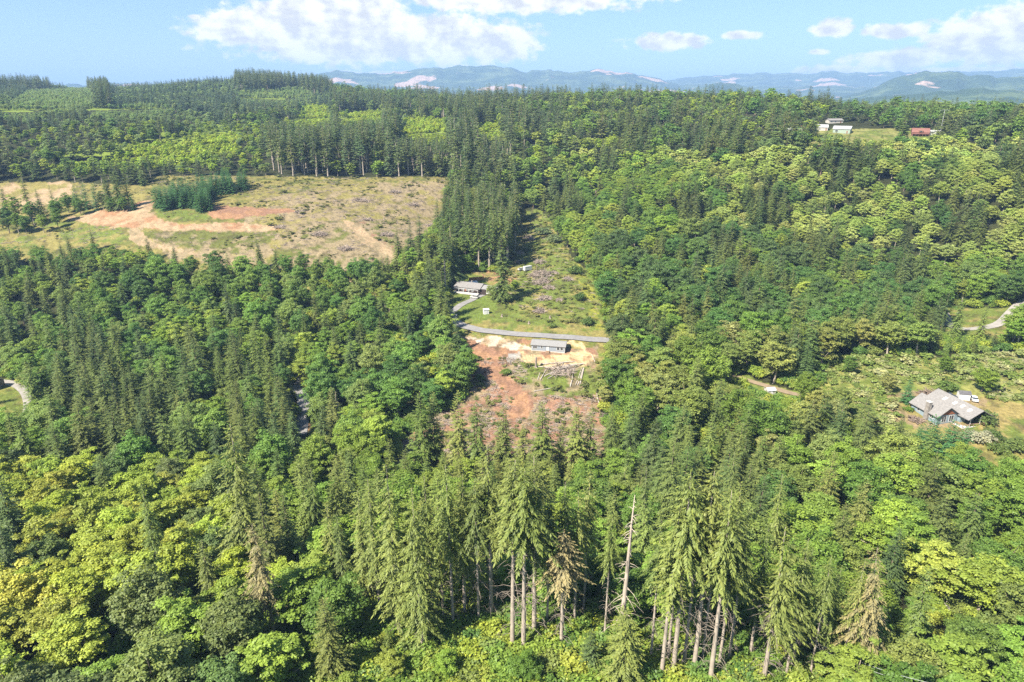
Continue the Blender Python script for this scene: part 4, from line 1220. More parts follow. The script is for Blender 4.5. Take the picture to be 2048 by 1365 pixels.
for i in indiv:
    fl = FORMS[kindn[i]]
    plant(SPECIES[kindn[i]], fl[int(rng.integers(len(fl)))], cx_[i], cy_[i], cz_[i], hh[i], tint[i], LAB[i], CATN[SPECIES[kindn[i]]], GRPN[SPECIES[kindn[i]]], rng.uniform(1.1, 1.42))
HNAME = {'hemlock': 'hemlock_tree', 'fir': 'fir_tree', 'tallfir': 'fir_tree', 'cedar': 'cedar_tree', 'youngfir': 'young_fir', 'maple': 'maple_tree'}
HGRP = {'hemlock': 'tall foreground conifers', 'fir': 'firs in the forest', 'tallfir': 'tall foreground conifers', 'cedar': 'cedars in the forest', 'youngfir': 'young firs', 'maple': 'maples in the forest'}
for form, var, b, h, tn, label, wide, cat, name, tp in HERO:
    tl = TINT[tn]
    tt = np.array(tl[int(rng.integers(len(tl)))]) * rng.uniform(.9, 1.12)
    r_ = plant(name or HNAME[form], FORMS[form][var % len(FORMS[form])], b.x, b.y, b.z, h, tt, label, cat, HGRP[form], 1.08 * wide * (FORMS[form][0].h / h) ** .25, 0.0 if form == 'hemlock' and var == 4 else None)

# ------------------------------------------------------------------ the rest of the forest: one object per kind, instanced
def scatter(name, forms, pts_, scl, rot, idx, tints, label, mat_forms=None, cat='forest'):
    coll = bpy.data.collections.new(name + "_forms")
    for k, f in enumerate(forms):
        f.joined(f"{name}_form_{'abcdefghijklmnopqrstuvwxyz'[k]}", coll) if isinstance(f, Form) else coll.objects.link(f)
    me = bpy.data.meshes.new(name)
    nP = len(pts_)
    me.vertices.add(nP); me.vertices.foreach_set("co", np.ascontiguousarray(pts_, np.float32).ravel())
    a = me.attributes.new("size", 'FLOAT_VECTOR', 'POINT'); a.data.foreach_set("vector", np.ascontiguousarray(scl, np.float32).ravel())
    a = me.attributes.new("turn", 'FLOAT_VECTOR', 'POINT'); a.data.foreach_set("vector", np.ascontiguousarray(rot, np.float32).ravel())
    a = me.attributes.new("pick", 'INT', 'POINT'); a.data.foreach_set("value", np.ascontiguousarray(idx, np.int32))
    a = me.attributes.new("tint", 'FLOAT_VECTOR', 'POINT'); a.data.foreach_set("vector", np.ascontiguousarray(tints, np.float32).ravel())
    o = link(name, me)
    ng = bpy.data.node_groups.new(name, 'GeometryNodeTree')
    ng.interface.new_socket("Geometry", in_out='INPUT', socket_type='NodeSocketGeometry')
    ng.interface.new_socket("Geometry", in_out='OUTPUT', socket_type='NodeSocketGeometry')
    gi = ng.nodes.new("NodeGroupInput"); go = ng.nodes.new("NodeGroupOutput")
    ci = ng.nodes.new("GeometryNodeCollectionInfo"); ci.inputs["Collection"].default_value = coll
    ci.inputs["Separate Children"].default_value = True; ci.inputs["Reset Children"].default_value = True
    ip = ng.nodes.new("GeometryNodeInstanceOnPoints")
    ip.inputs["Pick Instance"].default_value = True
    def attr(nm, ty):
        q = ng.nodes.new("GeometryNodeInputNamedAttribute"); q.data_type = ty; q.inputs["Name"].default_value = nm
        return q.outputs["Attribute"]
    e2r = ng.nodes.new("FunctionNodeEulerToRotation")
    L_ = ng.links.new
    L_(gi.outputs[0], ip.inputs["Points"]); L_(ci.outputs[0], ip.inputs["Instance"])
    L_(attr("pick", 'INT'), ip.inputs["Instance Index"])
    L_(attr("turn", 'FLOAT_VECTOR'), e2r.inputs[0]); L_(e2r.outputs[0], ip.inputs["Rotation"])
    L_(attr("size", 'FLOAT_VECTOR'), ip.inputs["Scale"])
    L_(ip.outputs[0], go.inputs[0])
    md = o.modifiers.new("scatter", 'NODES'); md.node_group = ng
    tag(o, label, cat, kind="stuff")
    return o

def scatter_trees(name, fkeys, label):
    forms = []; off = {}
    for k in fkeys: off[k] = len(forms); forms += FORMS[k]
    ids = [i for i in keep if kindn[i] in fkeys and int(i) not in iset]
    if not ids: return
    ids = np.array(ids); m_ = len(ids)
    s = np.array([hh[i] / FORMS[kindn[i]][0].h for i in ids])
    w_ = s * rng.uniform(1.1, 1.42, m_) * np.clip((1 / np.maximum(s, .2)) ** .15, .9, 1.25)
    idx = np.array([off[kindn[i]] + rng.integers(len(FORMS[kindn[i]])) for i in ids])
    rot = np.stack([rng.normal(0, .02, m_), rng.normal(0, .02, m_), rng.uniform(0, 6.28, m_)], 1)
    scatter(name, forms, np.stack([cx_[ids], cy_[ids], cz_[ids] - .2], 1), np.stack([w_, w_, s], 1), rot, idx, tint[ids], label)

scatter_trees('fir_forest', ['fir', 'tallfir', 'fir_far', 'tallfir_far'], 'dark conifer forest covering the farther slopes and ridges')
scatter_trees('cedar_forest', ['cedar'], 'yellow green cedars scattered through the middle forest')
scatter_trees('maple_forest', ['maple', 'maple_far'], 'round crowned maples massed on the farther slopes')
scatter_trees('alder_forest', ['alder', 'alder_far'], 'light green alders massed over the hillsides')
scatter_trees('young_growth', ['scrub'], 'bright yellow green young growth in the glades of the far forest')
scatter_trees('shrub_cover', ['shrub'], 'low bright shrubs covering the foreground floor')
# understorey
un = np.concatenate([candidates(48, 125, 1.7, .8), candidates(125, 420, 3.6, .8)])
uz = height(un[:, 0], un[:, 1]); q = project(un[:, 0], un[:, 1], uz)
ok = np.ones(len(un), bool)
for nm, poly in OPEN.items(): ok &= ~inpoly(q[0], q[1], poly)
un = un[ok]; uz = uz[ok]; k_ = len(un)
tp = np.array(TINT['maple'] + TINT['alder'] + TINT['alderbright'] + TINT['maplebright'])
s_ = rng.uniform(.5, 1.3, k_)
scatter('understorey', FORMS['shrub'], np.stack([un[:, 0], un[:, 1], uz - .1], 1), np.stack([s_ * 1.2, s_ * 1.2, s_], 1), np.stack([np.zeros(k_), np.zeros(k_), rng.uniform(0, 6.28, k_)], 1),
        rng.integers(0, 3, k_), tp[rng.integers(0, len(tp), k_)], 'leafy undergrowth under the forest trees', cat='undergrowth')

# ------------------------------------------------------------------ buildings
M_white = simple("white_paint", (.62, .61, .59), .5, .06)
M_glass = simple("window_glass", (.045, .055, .065), .08, .2, .4, .6)
M_greysiding = simple("grey_blue_siding", (.27, .30, .335), .6, .08, .6, stripes=('Z', 2.4, .22))
M_bluesiding = simple("blue_siding", (.235, .30, .34), .6, .1, .6, stripes=('Z', 2.4, .2))
M_darksiding = simple("dark_brown_siding", (.055, .038, .034), .7, .25, .6, stripes=('X', 1.6, .3))
M_shingle = simple("grey_shingles", (.235, .222, .212), .9, .3, 1.6, stripes=('Y', 1.4, .22))
M_shinglelight = simple("pale_grey_shingles", (.25, .243, .235), .9, .22, 1.6, stripes=('Y', 1.4, .18))
M_shingledark = simple("dark_shingles", (.12, .115, .12), .9, .3, 1.6, stripes=('Y', 1.4, .2))
M_timber = simple("red_brown_timber", (.26, .10, .05), .7, .3, .8, stripes=('X', 1.5, .3))
M_deckwood = simple("deck_wood", (.30, .20, .13), .8, .3, 1.0)
M_fence = simple("cedar_fence", (.33, .16, .075), .85, .3, 1.0, stripes=('X', 1.8, .4))
M_concrete = simple("concrete", (.50, .48, .45), .9, .15, .8)
M_stone = simple("stone", (.26, .235, .21), .9, .5, 1.2)
M_metalroof = simple("white_metal_roof", (.45, .45, .44), .4, .08, .5, stripes=('X', 1.2, .15))
M_greenwall = simple("pale_green_wall", (.27, .33, .27), .6, .08, .5)
M_redroof = simple("red_roof", (.21, .095, .075), .7, .2, .8)
M_redwall = simple("red_barn_boards", (.24, .12, .085), .75, .25, .8, stripes=('X', 1.5, .25))
M_cream = simple("cream_wall", (.45, .42, .37), .7, .1, .6)
M_tyre = simple("tyre_rubber", (.02, .02, .02), .8, .1)
M_dark = simple("dark_metal", (.05, .05, .055), .5, .15)
M_carwhite = simple("white_car_paint", (.72, .73, .73), .25, .04, .5, .5)
M_carsilver = simple("silver_car_paint", (.52, .50, .47), .25, .04, .5, .5)
M_cardark = simple("dark_car_paint", (.06, .065, .075), .25, .04, .5, .5)
M_lamp = simple("lamp_glass", (.7, .68, .62), .2, .05)
M_galv = simple("galvanised_metal", (.45, .46, .47), .45, .12, .8, .5)
M_tarp = simple("pale_tarp", (.66, .66, .64), .5, .15, .9)
M_orange = simple("orange_rotten_wood", (.50, .21, .09), .9, .45, 1.2)
M_signgreen = simple("green_sign_face", (.05, .20, .10), .5, .05)

def window(root, face, u, z, w, h, L, Dp, mull=0):
    """face f/b at y 0/Dp, l/r at x 0/L; u = centre along that wall"""
    fr = MB(); pn = MB(); e = .05; t = .12
    def bx(mb, a0, a1, z0, z1, d0, d1):
        if face == 'f': mb.box(a0, a1, -d1, -d0, z0, z1)
        elif face == 'b': mb.box(a0, a1, Dp + d0, Dp + d1, z0, z1)
        elif face == 'l': mb.box(-d1, -d0, a0, a1, z0, z1)
        else: mb.box(L + d0, L + d1, a0, a1, z0, z1)
    bx(fr, u - w / 2 - t, u + w / 2 + t, z + h, z + h + t, .003, .08); bx(fr, u - w / 2 - t, u + w / 2 + t, z - t, z, .003, .08)
    bx(fr, u - w / 2 - t, u - w / 2, z, z + h, .003, .08); bx(fr, u + w / 2, u + w / 2 + t, z, z + h, .003, .08)
    for k in range(mull):
        c = u - w / 2 + w * (k + 1) / (mull + 1)
        bx(fr, c - .05, c + .05, z, z + h, .003, .07)
    f = fr.build("window", M_white, root)
    bx(pn, u - w / 2 + .002, u + w / 2 - .002, z + .002, z + h - .002, .003, .035)
    pn.build("pane", M_glass, f)

def door(root, face, u, z, w, h, L, Dp, mat):
    d = MB(); k = MB()
    if face == 'f': d.box(u - w / 2, u + w / 2, -.07, -.003, z, z + h); k.box(u + w / 2 - .16, u + w / 2 - .08, -.12, -.071, z + .95, z + 1.05)
    elif face == 'l': d.box(-.07, -.003, u - w / 2, u + w / 2, z, z + h); k.box(-.12, -.071, u + .3, u + .38, z + .95, z + 1.05)
    else: d.box(L + .003, L + .07, u - w / 2, u + w / 2, z, z + h); k.box(L + .071, L + .12, u + .3, u + .38, z + .95, z + 1.05)
    o = d.build("door", mat, root); k.build("handle", M_galv, o)
    return o

def gable_roof(x0, x1, y0, y1, ze, rise, over=.45, th=.18):
    """ridge along x"""
    ym = (y0 + y1) / 2; s = rise / ((y1 - y0) / 2); zl = ze - over * s
    mb = MB()
    mb.prismx([(y0 - over, zl), (ym, ze + rise), (y1 + over, zl), (y1 + over, zl + th), (ym, ze + rise + th), (y0 - over, zl + th)], x0 - over, x1 + over)
    return mb
def gable_wall(x0, x1, y0, y1, z0, ze, rise):
    ym = (y0 + y1) / 2
    return MB().prismx([(y0, z0), (y1, z0), (y1, ze), (ym, ze + rise), (y0, ze)], x0, x1)

def base_of(pa, pb):
    a = ground_at(*pa); b = ground_at(*pb)
    return a, math.atan2(b.y - a.y, b.x - a.x), math.hypot(b.x - a.x, b.y - a.y)
def flatz(a, rz, L, Dp):
    c, s = math.cos(rz), math.sin(rz)
    return max(h1(a.x + x * c - y * s, a.y + x * s + y * c) for x, y in ((0, 0), (L, 0), (L, Dp), (0, Dp), (L / 2, Dp / 2)))

# grey manufactured home
a, rz, L = base_of((1062.6, 701.5), (1129.5, 707.5))
Dp = 7.2; z = max(a.z, ground_at(1129.5, 707.5).z) + .1
t = tag(empty("house", (a.x, a.y, z), rz), "long grey blue single storey home with pale roof on the cleared pad", "house")
gable_wall(0, L, 0, Dp, .3, 2.7, 1.05).build("wall", M_greysiding, t)
MB().box(.05, L - .05, .05, Dp - .05, -1.6, .298).build("foundation", M_concrete, t)
gable_roof(0, L, 0, Dp, 2.72, 1.07, .4).build("roof", M_shinglelight, t)
for u, w, h_, zz, ml in ((.11 * L, 1.7, 1.3, 1.3, 1), (.31 * L, .8, .8, 1.8, 0), (.80 * L, 1.1, 1.3, 1.3, 0), (.905 * L, 1.1, 1.3, 1.3, 0)): window(t, 'f', u, zz - .3, w, h_, L, Dp, ml)
door(t, 'f', .49 * L, .35, 1.0, 2.0, L, Dp, M_white)
window(t, 'r', 2.0, 1.4, .9, 1.0, L, Dp)
st = MB()
for k in range(4): st.box(.49 * L - .8, .49 * L + .8, -.35 - .3 * (4 - k), -.05 - .3 * (3 - k) if k < 3 else -.08, -.9, -.12 + .18 * k)
st.build("steps", M_deckwood, t)
MB().box(.02, .14, -.06, -.004, .32, 2.5).box(L - .14, L - .02, -.06, -.004, .32, 2.5).build("corner_trim", M_white, t)
HOMEZ = z

# dark ranch house with garage
a, rz, L = base_of((930, 587), (986, 592.5))
Dp = 9.0; z = flatz(a, rz, L, Dp); z = min(z, a.z + .8)
t = tag(empty("house", (a.x, a.y, z), rz), "dark brown ranch house with grey gable roof and attached garage under tall firs", "house")
lm = L * .52
gable_wall(-6, lm, 0, Dp, -1.2, 2.7, 1.7).build("wall", M_darksiding, t)
gable_wall(lm + .004, L + 2, .6, Dp - .8, -1.2, 2.5, 1.3).build("garage_wall", M_darksiding, t)
gable_roof(-6, lm, 0, Dp, 2.72, 1.72, .7).build("roof", M_shingle, t)
gable_roof(lm + .95, L + 2, .6, Dp - .8, 2.52, 1.32, .2).build("garage_roof", M_shinglelight, t)
for u, w in ((-4, 1.6), (-1.2, 1.2), (2.0, 1.8), (4.6, 1.2)): window(t, 'f', u, .9, w, 1.2, L, Dp, 1)
gd = MB().box(L - 4.2, L - 1.2, .52, .595, 0, 2.2); gd.build("garage_door", M_white, t)
o = door(t, 'f', .35, .1, .95, 2.05, L, Dp, M_timber)
pr = MB().box(-6.2, lm, -1.9, -.02, -.8, 0); pr.build("porch", M_concrete, t)
ps = MB()
for u in (-5.8, -3, 0, 3, lm - .3): ps.box(u - .07, u + .07, -1.75, -1.6, 0.001, 2.2)
ps.box(-6.2, lm, -1.9, -1.5, 2.2, 2.35).build("porch_post", M_white, t)
window(t, 'l', 4.5, 1.0, 1.4, 1.1, L, Dp, 1)
for o in list(t.children):                     # the end window sits on the left gable wall
    if o.name.startswith("window") and min(v.co.x for v in o.data.vertices) > -.2 and max(v.co.x for v in o.data.vertices) < .01: o.location.x = -6.0
MB().box(1.2, 1.9, Dp * .62, Dp * .62 + .7, 2.5, 5.2).build("chimney", M_stone, t)

# blue house
a, rz, L0 = base_of((1822, 816), (1847, 834))
L = 11.5; Wd_ = 8.0; z = flatz(a, rz, 6, 6) - 1.1
t = tag(empty("house", (a.x, a.y, z), rz), "blue house with broad grey roof, red timber gable and covered deck in the yellow meadow", "house")
gable_wall(0, L, 0, Wd_, -2.5, 3.0, 2.7).build("wall", M_bluesiding, t)
gable_wall(-2.2, L + 1.0, Wd_ + .3, Wd_ + 9.7, -2.5, 2.95, 2.4).build("wall", M_bluesiding, t)
gable_roof(0, L, 0, Wd_, 3.02, 2.72, .75, .22).build("roof", M_shingle, t)
gable_roof(-2.2, L + 4.2, Wd_ + .3, Wd_ + 9.7, 3.02, 2.52, .7, .22).build("roof", M_shingle, t)
MB().add([(L + .03, 1.1, 3.1), (L + .03, Wd_ - 1.1, 3.1), (L + .03, Wd_ / 2, 5.2), (L + .12, 1.1, 3.1), (L + .12, Wd_ - 1.1, 3.1), (L + .12, Wd_ / 2, 5.2)],
         [(0, 2, 1), (3, 4, 5), (0, 1, 4, 3), (1, 2, 5, 4), (2, 0, 3, 5)]).build("timber_gable", M_timber, t)
window(t, 'r', Wd_ * .33, .4, 1.7, 2.2, L, Wd_, 1); window(t, 'r', Wd_ * .70, .4, 1.7, 2.2, L, Wd_, 1)
window(t, 'f', L * .28, 1.2, 1.0, 1.2, L, Wd_)
window(t, 'f', L * .78, 1.2, 1.6, 1.2, L, Wd_, 1)
ch = MB().box(L * .56, L * .56 + 1.5, -.9, .35, -2.5, 6.3); ch = ch.build("chimney", M_stone, t)
MB().box(L * .56 - .1, L * .56 + 1.6, -1.0, .45, 6.302, 6.5).build("chimney_cap", M_concrete, ch)
for xx, yy in ((2.5, Wd_ + 2.6), (6.5, Wd_ + 2.8), (9.5, Wd_ + 3.0), (12.6, Wd_ + 2.8)):
    q = (yy - Wd_ - .3) / 4.7; zz = 3.02 + 2.52 * q + .22
    sk = MB().add([(xx, yy - .6, zz - .30), (xx + 1.0, yy - .6, zz - .30), (xx + 1.0, yy + .6, zz + .30), (xx, yy + .6, zz + .30), (xx, yy - .6, zz - .08), (xx + 1.0, yy - .6, zz - .08), (xx + 1.0, yy + .6, zz + .52), (xx, yy + .6, zz + .52)],
                  [(0,3,2,1),(4,5,6,7),(0,1,5,4),(1,2,6,5),(2,3,7,6),(3,0,4,7)])
    sk.build("skylight", M_lamp, t)
dk = MB().box(L + .15, L + 4.6, Wd_ - 2.0, Wd_ + 9.9, -.35, -.05); dk = dk.build("deck", M_white, t)
rl = MB()
for yy in np.linspace(Wd_ - 1.9, Wd_ + 9.8, 9): rl.box(L + 4.45, L + 4.58, yy - .06, yy + .06, -.048, .95)
rl.box(L + 4.42, L + 4.62, Wd_ - 2.0, Wd_ + 9.9, .952, 1.05)
for xx in (L + 1.2, L + 3.0): rl.box(xx, xx + .12, Wd_ - 1.95, Wd_ - 1.83, -.048, .95)
rl.box(L + .3, L + 4.4, Wd_ - 1.98, Wd_ - 1.80, .952, 1.05)
rl.build("railing", M_deckwood, t)
pp = MB()
for yy in (Wd_ + 1.2, Wd_ + 5.3, Wd_ + 9.5): pp.box(L + 4.1, L + 4.3, yy - .1, yy + .1, -.048, 3.0).box(L + 4.1, L + 4.3, yy - .1, yy + .1, -4.0, -.352)
pp.build("deck_post", M_white, t)
for yy in (Wd_ + 3.2, Wd_ + 7.6):
    f = MB().box(L + 1.003, L + 1.1, yy - 1.1, yy + 1.1, 0, 2.3).build("window", M_white, t); MB().box(L + 1.101, L + 1.13, yy - .95, yy + .95, .15, 2.15).build("pane", M_glass, f)
BLUE = (a, rz, z)

def shed(name, label, cat, pix, rz, L, Dp, wh, rise, wm, rm, dm, group=None, sink=.3, doors=1):
    g = ground_at(*pix)
    t = tag(empty(name, (g.x, g.y, g.z), rz), label, cat, group)
    gable_wall(-L / 2, L / 2, 0, Dp, -sink - .6, wh, rise).build("wall", wm, t)
    gable_roof(-L / 2, L / 2, 0, Dp, wh + .02, rise + .02, .2, .1).build("roof", rm, t)
    w = min(.95, L * .3)
    for k in range(doors):
        x0 = -doors * w / 2 + k * w
        d = MB().box(x0 + .02, x0 + w - .02, -.06, -.004, 0, min(wh - .2, 2.0)).build("door", dm, t)
        MB().box(x0 + w * (.8 if k == 0 else .12), x0 + w * (.8 if k == 0 else .12) + .07, -.11, -.061, .9, 1.05).build("handle", M_galv, d)
    return t
shed("shed", "small white box shed on a bare patch of the lawn", "shed", (973, 629), R(14), 2.6, 2.4, 2.3, .25, M_white, M_white, M_white)
shed("shed", "white garden shed with double doors and dark roof behind the blue house", "shed", (1928, 801), R(-14), 3.6, 2.6, 2.4, .7, M_white, M_shingledark, M_white, doors=2)
shed("shed", "little white shed half hidden by trees beside the dirt track", "shed", (1543, 792), R(10), 3.2, 3.0, 2.1, .7, M_cream, M_metalroof, M_white)

def house_far(label, pix, rz, L, Dp, wh, rise, wm, rm, wins, name="house", cat="house"):
    g = ground_at(*pix)
    t = tag(empty(name, (g.x, g.y, g.z), rz), label, cat)
    gable_wall(-L / 2, L / 2, 0, Dp, -2, wh, rise).build("wall", wm, t)
    gable_roof(-L / 2, L / 2, 0, Dp, wh + .02, rise + .02, .5).build("roof", rm, t)
    for u, w, h_, zz in wins:
        f = MB().box(u - w / 2, u + w / 2, -.08, -.004, zz, zz + h_).build("window", M_white, t); MB().box(u - w / 2 + .12, u + w / 2 - .12, -.11, -.081, zz + .12, zz + h_ - .12).build("pane", M_glass, f)
    MB().box(L * .3, L * .3 + .9, -.08, -.004, 0, 2.1).build("door", M_timber, t)
    return t
house_far("brown gabled house with grey roof sunk among hillside trees", (1530, 479), R(38), 15, 10, 3.2, 3.0, simple("brown_gable_boards", (.16, .085, .07), .8, .2), M_shingle, [(-4, 1.6, 1.2, 1), (0, 1.6, 1.2, 1)])
house_far("pale green barn with white metal roof beside the hayfield", (1682, 267), R(-32), 14, 12, 3.6, 2.2, M_greenwall, M_metalroof, [(-4, 2.4, 1.6, 1.2)], "barn", "barn")
house_far("small round topped grey white outbuilding left of the green barn", (1644, 262), R(-20), 9, 9, 3, 2.0, M_cream, M_metalroof, [(-2, 1.2, 1, 1)], "barn", "barn")
house_far("low shed with red roof left of the farm outbuildings", (1617, 261), R(-5), 12, 7, 2.4, 1.3, M_cream, M_redroof, [(-2, 1.2, 1, 1)], "shed", "shed")
house_far("white farmhouse behind the green barn at the trees", (1672, 247), R(8), 14, 7, 2.6, 1.4, M_cream, M_shingle, [(-5, 1.5, 1.2, 1), (-1, 1.5, 1.2, 1)])
house_far("long white low building at the left end of the farm", (1583, 264), R(5), 12, 6, 2.2, 1.0, M_cream, M_metalroof, [(-3, 1.5, 1, 1)], "barn", "barn")
g = ground_at(1840, 273)
t = tag(empty("barn", (g.x, g.y, g.z), R(-22)), "red barn with gambrel roof and wide porch at the forest edge", "barn")
prof = [(0, 0), (10, 0), (10, 4.2), (8.4, 7.0), (5, 8.6), (1.6, 7.0), (0, 4.2)]
MB().prismx([(y, z_ if z_ > 0 else -2) for y, z_ in prof], -9, 9).build("wall", M_redwall, t)
MB().prismx([(-.4, 4.0), (1.5, 7.1), (5, 8.75), (8.5, 7.1), (10.4, 4.0), (10.55, 4.15), (8.6, 7.35), (5, 9.05), (1.4, 7.35), (-.55, 4.15)], -9.5, 9.5).build("roof", M_redroof, t)
MB().prismx([(-3.6, 2.6), (-.003, 3.3), (-.003, 3.5), (-3.6, 2.8)], -9, 9).build("porch_roof", M_redroof, t)
pp = MB()
for u in np.linspace(-8.6, 8.6, 6): pp.box(u - .12, u + .12, -3.4, -3.2, -1, 2.6)
pp.build("porch_post", M_redwall, t)
f = MB().prismx([(-1.6, 4.3), (.3, 4.3), (.3, 6.6), (-.6, 7.4), (-1.6, 6.6)], -2.2, 2.2).build("dormer", M_redwall, t)
MB().box(-1.2, 1.2, -1.68, -1.604, 4.8, 6.2).build("window", M_glass, f)
MB().box(-2, 2, -.06, -.004, 0, 2.9).build("door", M_redroof, t)
t.scale = (.72, .72, .72)
house_far("low white building right of the red barn", (1868, 270), R(-10), 11, 6, 2.6, .9, M_white, M_metalroof, [(-2, 1.5, 1, 1)], "shed", "shed")
house_far("grey stone house corner at the left edge beside the lawn", (-52, 786), R(-8), 13, 9, 3, 2, M_stone, M_shingle, [(3.5, 1.4, 1.2, 1)])

# antenna mast, road sign, mailbox, fence, tarp heap
g = ground_at(1880, 268)
hm = 0
D = math.hypot(g.x, g.y); dx, dy, dz = ray(1884, 221); hm = ZC + dz / math.hypot(dx, dy) * D - g.z
t = tag(empty("antenna_mast", (g.x, g.y, g.z)), "thin pale antenna mast with crossbar beside the red barn", "mast")
MB().tube([(0, 0, -1), (0, 0, hm * .5), (0, 0, hm)], [.22, .18, .12], 8).build("pole", M_galv, t)
MB().tube([(-4, 0, hm + .1), (0, 0, hm + .25), (4, 0, hm + .1)], [.1, .12, .1], 6).build("crossbar", M_galv, t)
g = ground_at(1913, 638)
t = tag(empty("road_sign", (g.x, g.y, g.z), R(20)), "small pale road sign on a post at the road bend", "sign")
MB().tube([(0, 0, -.5), (0, 0, 3.6)], [.06, .06], 8).build("post", M_galv, t)
MB().box(-.75, .75, -.1, -.062, 2.6, 3.4).build("panel", M_white, t)
g = ground_at(913, 636)
t = tag(empty("mailbox", (g.x, g.y, g.z), R(20)), "white mailbox on a short post where the driveway meets the road", "mailbox")
MB().box(-.12, .12, -.12, .12, -.4, 1.0).build("post", M_deckwood, t)
MB().prism([(-.35, 1.002), (.35, 1.002), (.35, 1.5), (.2, 1.75), (0, 1.82), (-.2, 1.75), (-.35, 1.5)], -.6, .6).build("box", M_white, t)
a, rz, L = base_of((938, 563), (962, 561))
t = tag(empty("fence", (a.x, a.y, a.z), rz), "red brown board fence behind the dark ranch house", "fence")
MB().box(0, 9, 0, .06, -.3, 2.2).build("boards", M_fence, t)
pp = MB()
for u in np.linspace(.1, 8.9, 5): pp.box(u - .07, u + .07, .063, .2, -.3, 2.3)
pp.build("post", M_fence, t)
g = ground_at(945, 567)
rr = random.Random(3); mb = MB()
for k in range(9):
    n_, m_ = 8, 5; cx0, cy0, rr0 = rr.uniform(-2, 2), rr.uniform(-1, 1), rr.uniform(.8, 1.5)
    mb.add([(cx0 + rr0 * math.cos(i * 6.283 / n_) * math.cos(j * 1.5708 / m_), cy0 + rr0 * math.sin(i * 6.283 / n_) * math.cos(j * 1.5708 / m_), rr0 * rr.uniform(.8, 1.2) * math.sin(j * 1.5708 / m_) - .1) for j in range(m_ + 1) for i in range(n_)],
           [(j * n_ + i, j * n_ + (i + 1) % n_, (j + 1) * n_ + (i + 1) % n_, (j + 1) * n_ + i) for j in range(m_) for i in range(n_)])
o = mb.build("tarp_heap", M_tarp, None, True); o.location = g
tag(o, "heap under a crumpled white tarp behind the dark ranch house", "tarp")

# vehicles
def car(label, pix, rz, paint, kind='suv', cat='car', name='parked_car'):
    g = ground_at(*pix)
    t = tag(empty(name, (g.x, g.y, g.z + .12), rz), label, cat)
    hcab = {'suv': 1.75, 'car': 1.45}[kind]
    prof = [(-2.3, .35), (2.3, .35), (2.35, .75), (2.2, .95), (1.1, 1.02), (-2.1, 1.05), (-2.35, .8)]
    MB().prism(prof, -.9, .9).build("body", paint, t)
    c0 = [(1.05, 1.021), (.45, hcab), (-1.9 if kind == 'suv' else -1.1, hcab), (-2.15 if kind == 'suv' else -1.8, 1.051)]
    MB().prism(c0[::-1], -.78, .78).build("cabin", M_glass, t)
    MB().box(-1.85 if kind == 'suv' else -1.05, .4, -.8, .8, hcab + .002, hcab + .06).build("roof", paint, t)
    for sx in (-1.45, 1.45):
        for sy in (-.88, .88):
            w = MB().tube([(sx, sy - .11, .33), (sx, sy + .11, .33)], [.34, .34], 14).build("wheel", M_tyre, t)
            MB().tube([(sx, sy - .13, .33), (sx, sy + .13, .33)], [.19, .19], 10).build("rim", M_galv, w)
    for sy in (-.6, .6):
        MB().box(2.28, 2.37, sy - .18, sy + .18, .7, .86).build("headlight", M_lamp, t)
        MB().box(-2.37, -2.28, sy - .18, sy + .18, .72, .9).build("tail_light", M_redroof, t)
    return t
car("silver minivan parked on the driveway before the dark ranch house", (949, 597), R(155), M_carsilver)
car("pale car parked beside the white box trailer", (1043, 541), R(35), M_carsilver, 'car')
car("small white car standing right of the garden shed", (1947, 801), R(70), M_carwhite, 'car')
car("dark car parked behind the blue house roof", (1899, 797), R(-5), M_cardark)
g = ground_at(1055, 542)
t = tag(empty("box_trailer", (g.x, g.y, g.z + .1), R(35)), "white enclosed box trailer among the brush piles", "trailer")
MB().box(-2.6, 2.6, -1.1, 1.1, .5, 2.7).build("body", M_white, t)
MB().box(-2.65, 2.65, -1.15, 1.15, 2.702, 2.78).build("roof", M_metalroof, t)
MB().box(2.603, 2.66, -.95, .95, .6, 2.5).build("rear_door", M_galv, t)
MB().tube([(-2.6, 0, .45), (-4, 0, .45)], [.07, .05], 6).build("drawbar", M_dark, t)
for sx in (-.5, .5):
    for sy in (-1.0, 1.0): MB().tube([(sx, sy - .12, .36), (sx, sy + .12, .36)], [.37, .37], 12).build("wheel", M_tyre, t)

# brush piles
def pile(pix, wpx, label, name="brush_pile", hgt=.22, mat=None, seed=0, n_=150):
    g = ground_at(*pix); D = math.hypot(g.x, g.y, ZC - g.z)
    r = wpx * D / F / 2; rr = random.Random(seed); mb = MB()
    for k in range(n_):
        q = math.sqrt(rr.random()); an = rr.uniform(0, 6.283)
        p = Vector((q * r * math.cos(an) * .8, q * r * math.sin(an) * .8, (1 - q * q) * r * 2 * hgt * rr.random() + .1))
        d = Vector((rr.gauss(0, 1), rr.gauss(0, 1), rr.gauss(0, .38))).normalized() * r * rr.uniform(.25, .62)
        w = rr.uniform(.06, .17)
        mb.tube([p - d, p + d * .1 + Vector((0, 0, rr.uniform(-.1, .25))), p + d], [w, w * .9, w * .5], 4, False)
    o = mb.build(name, mat or M_slash, None); o.location = g
    return tag(o, label, "brush pile", "brush piles in the grass corridor")
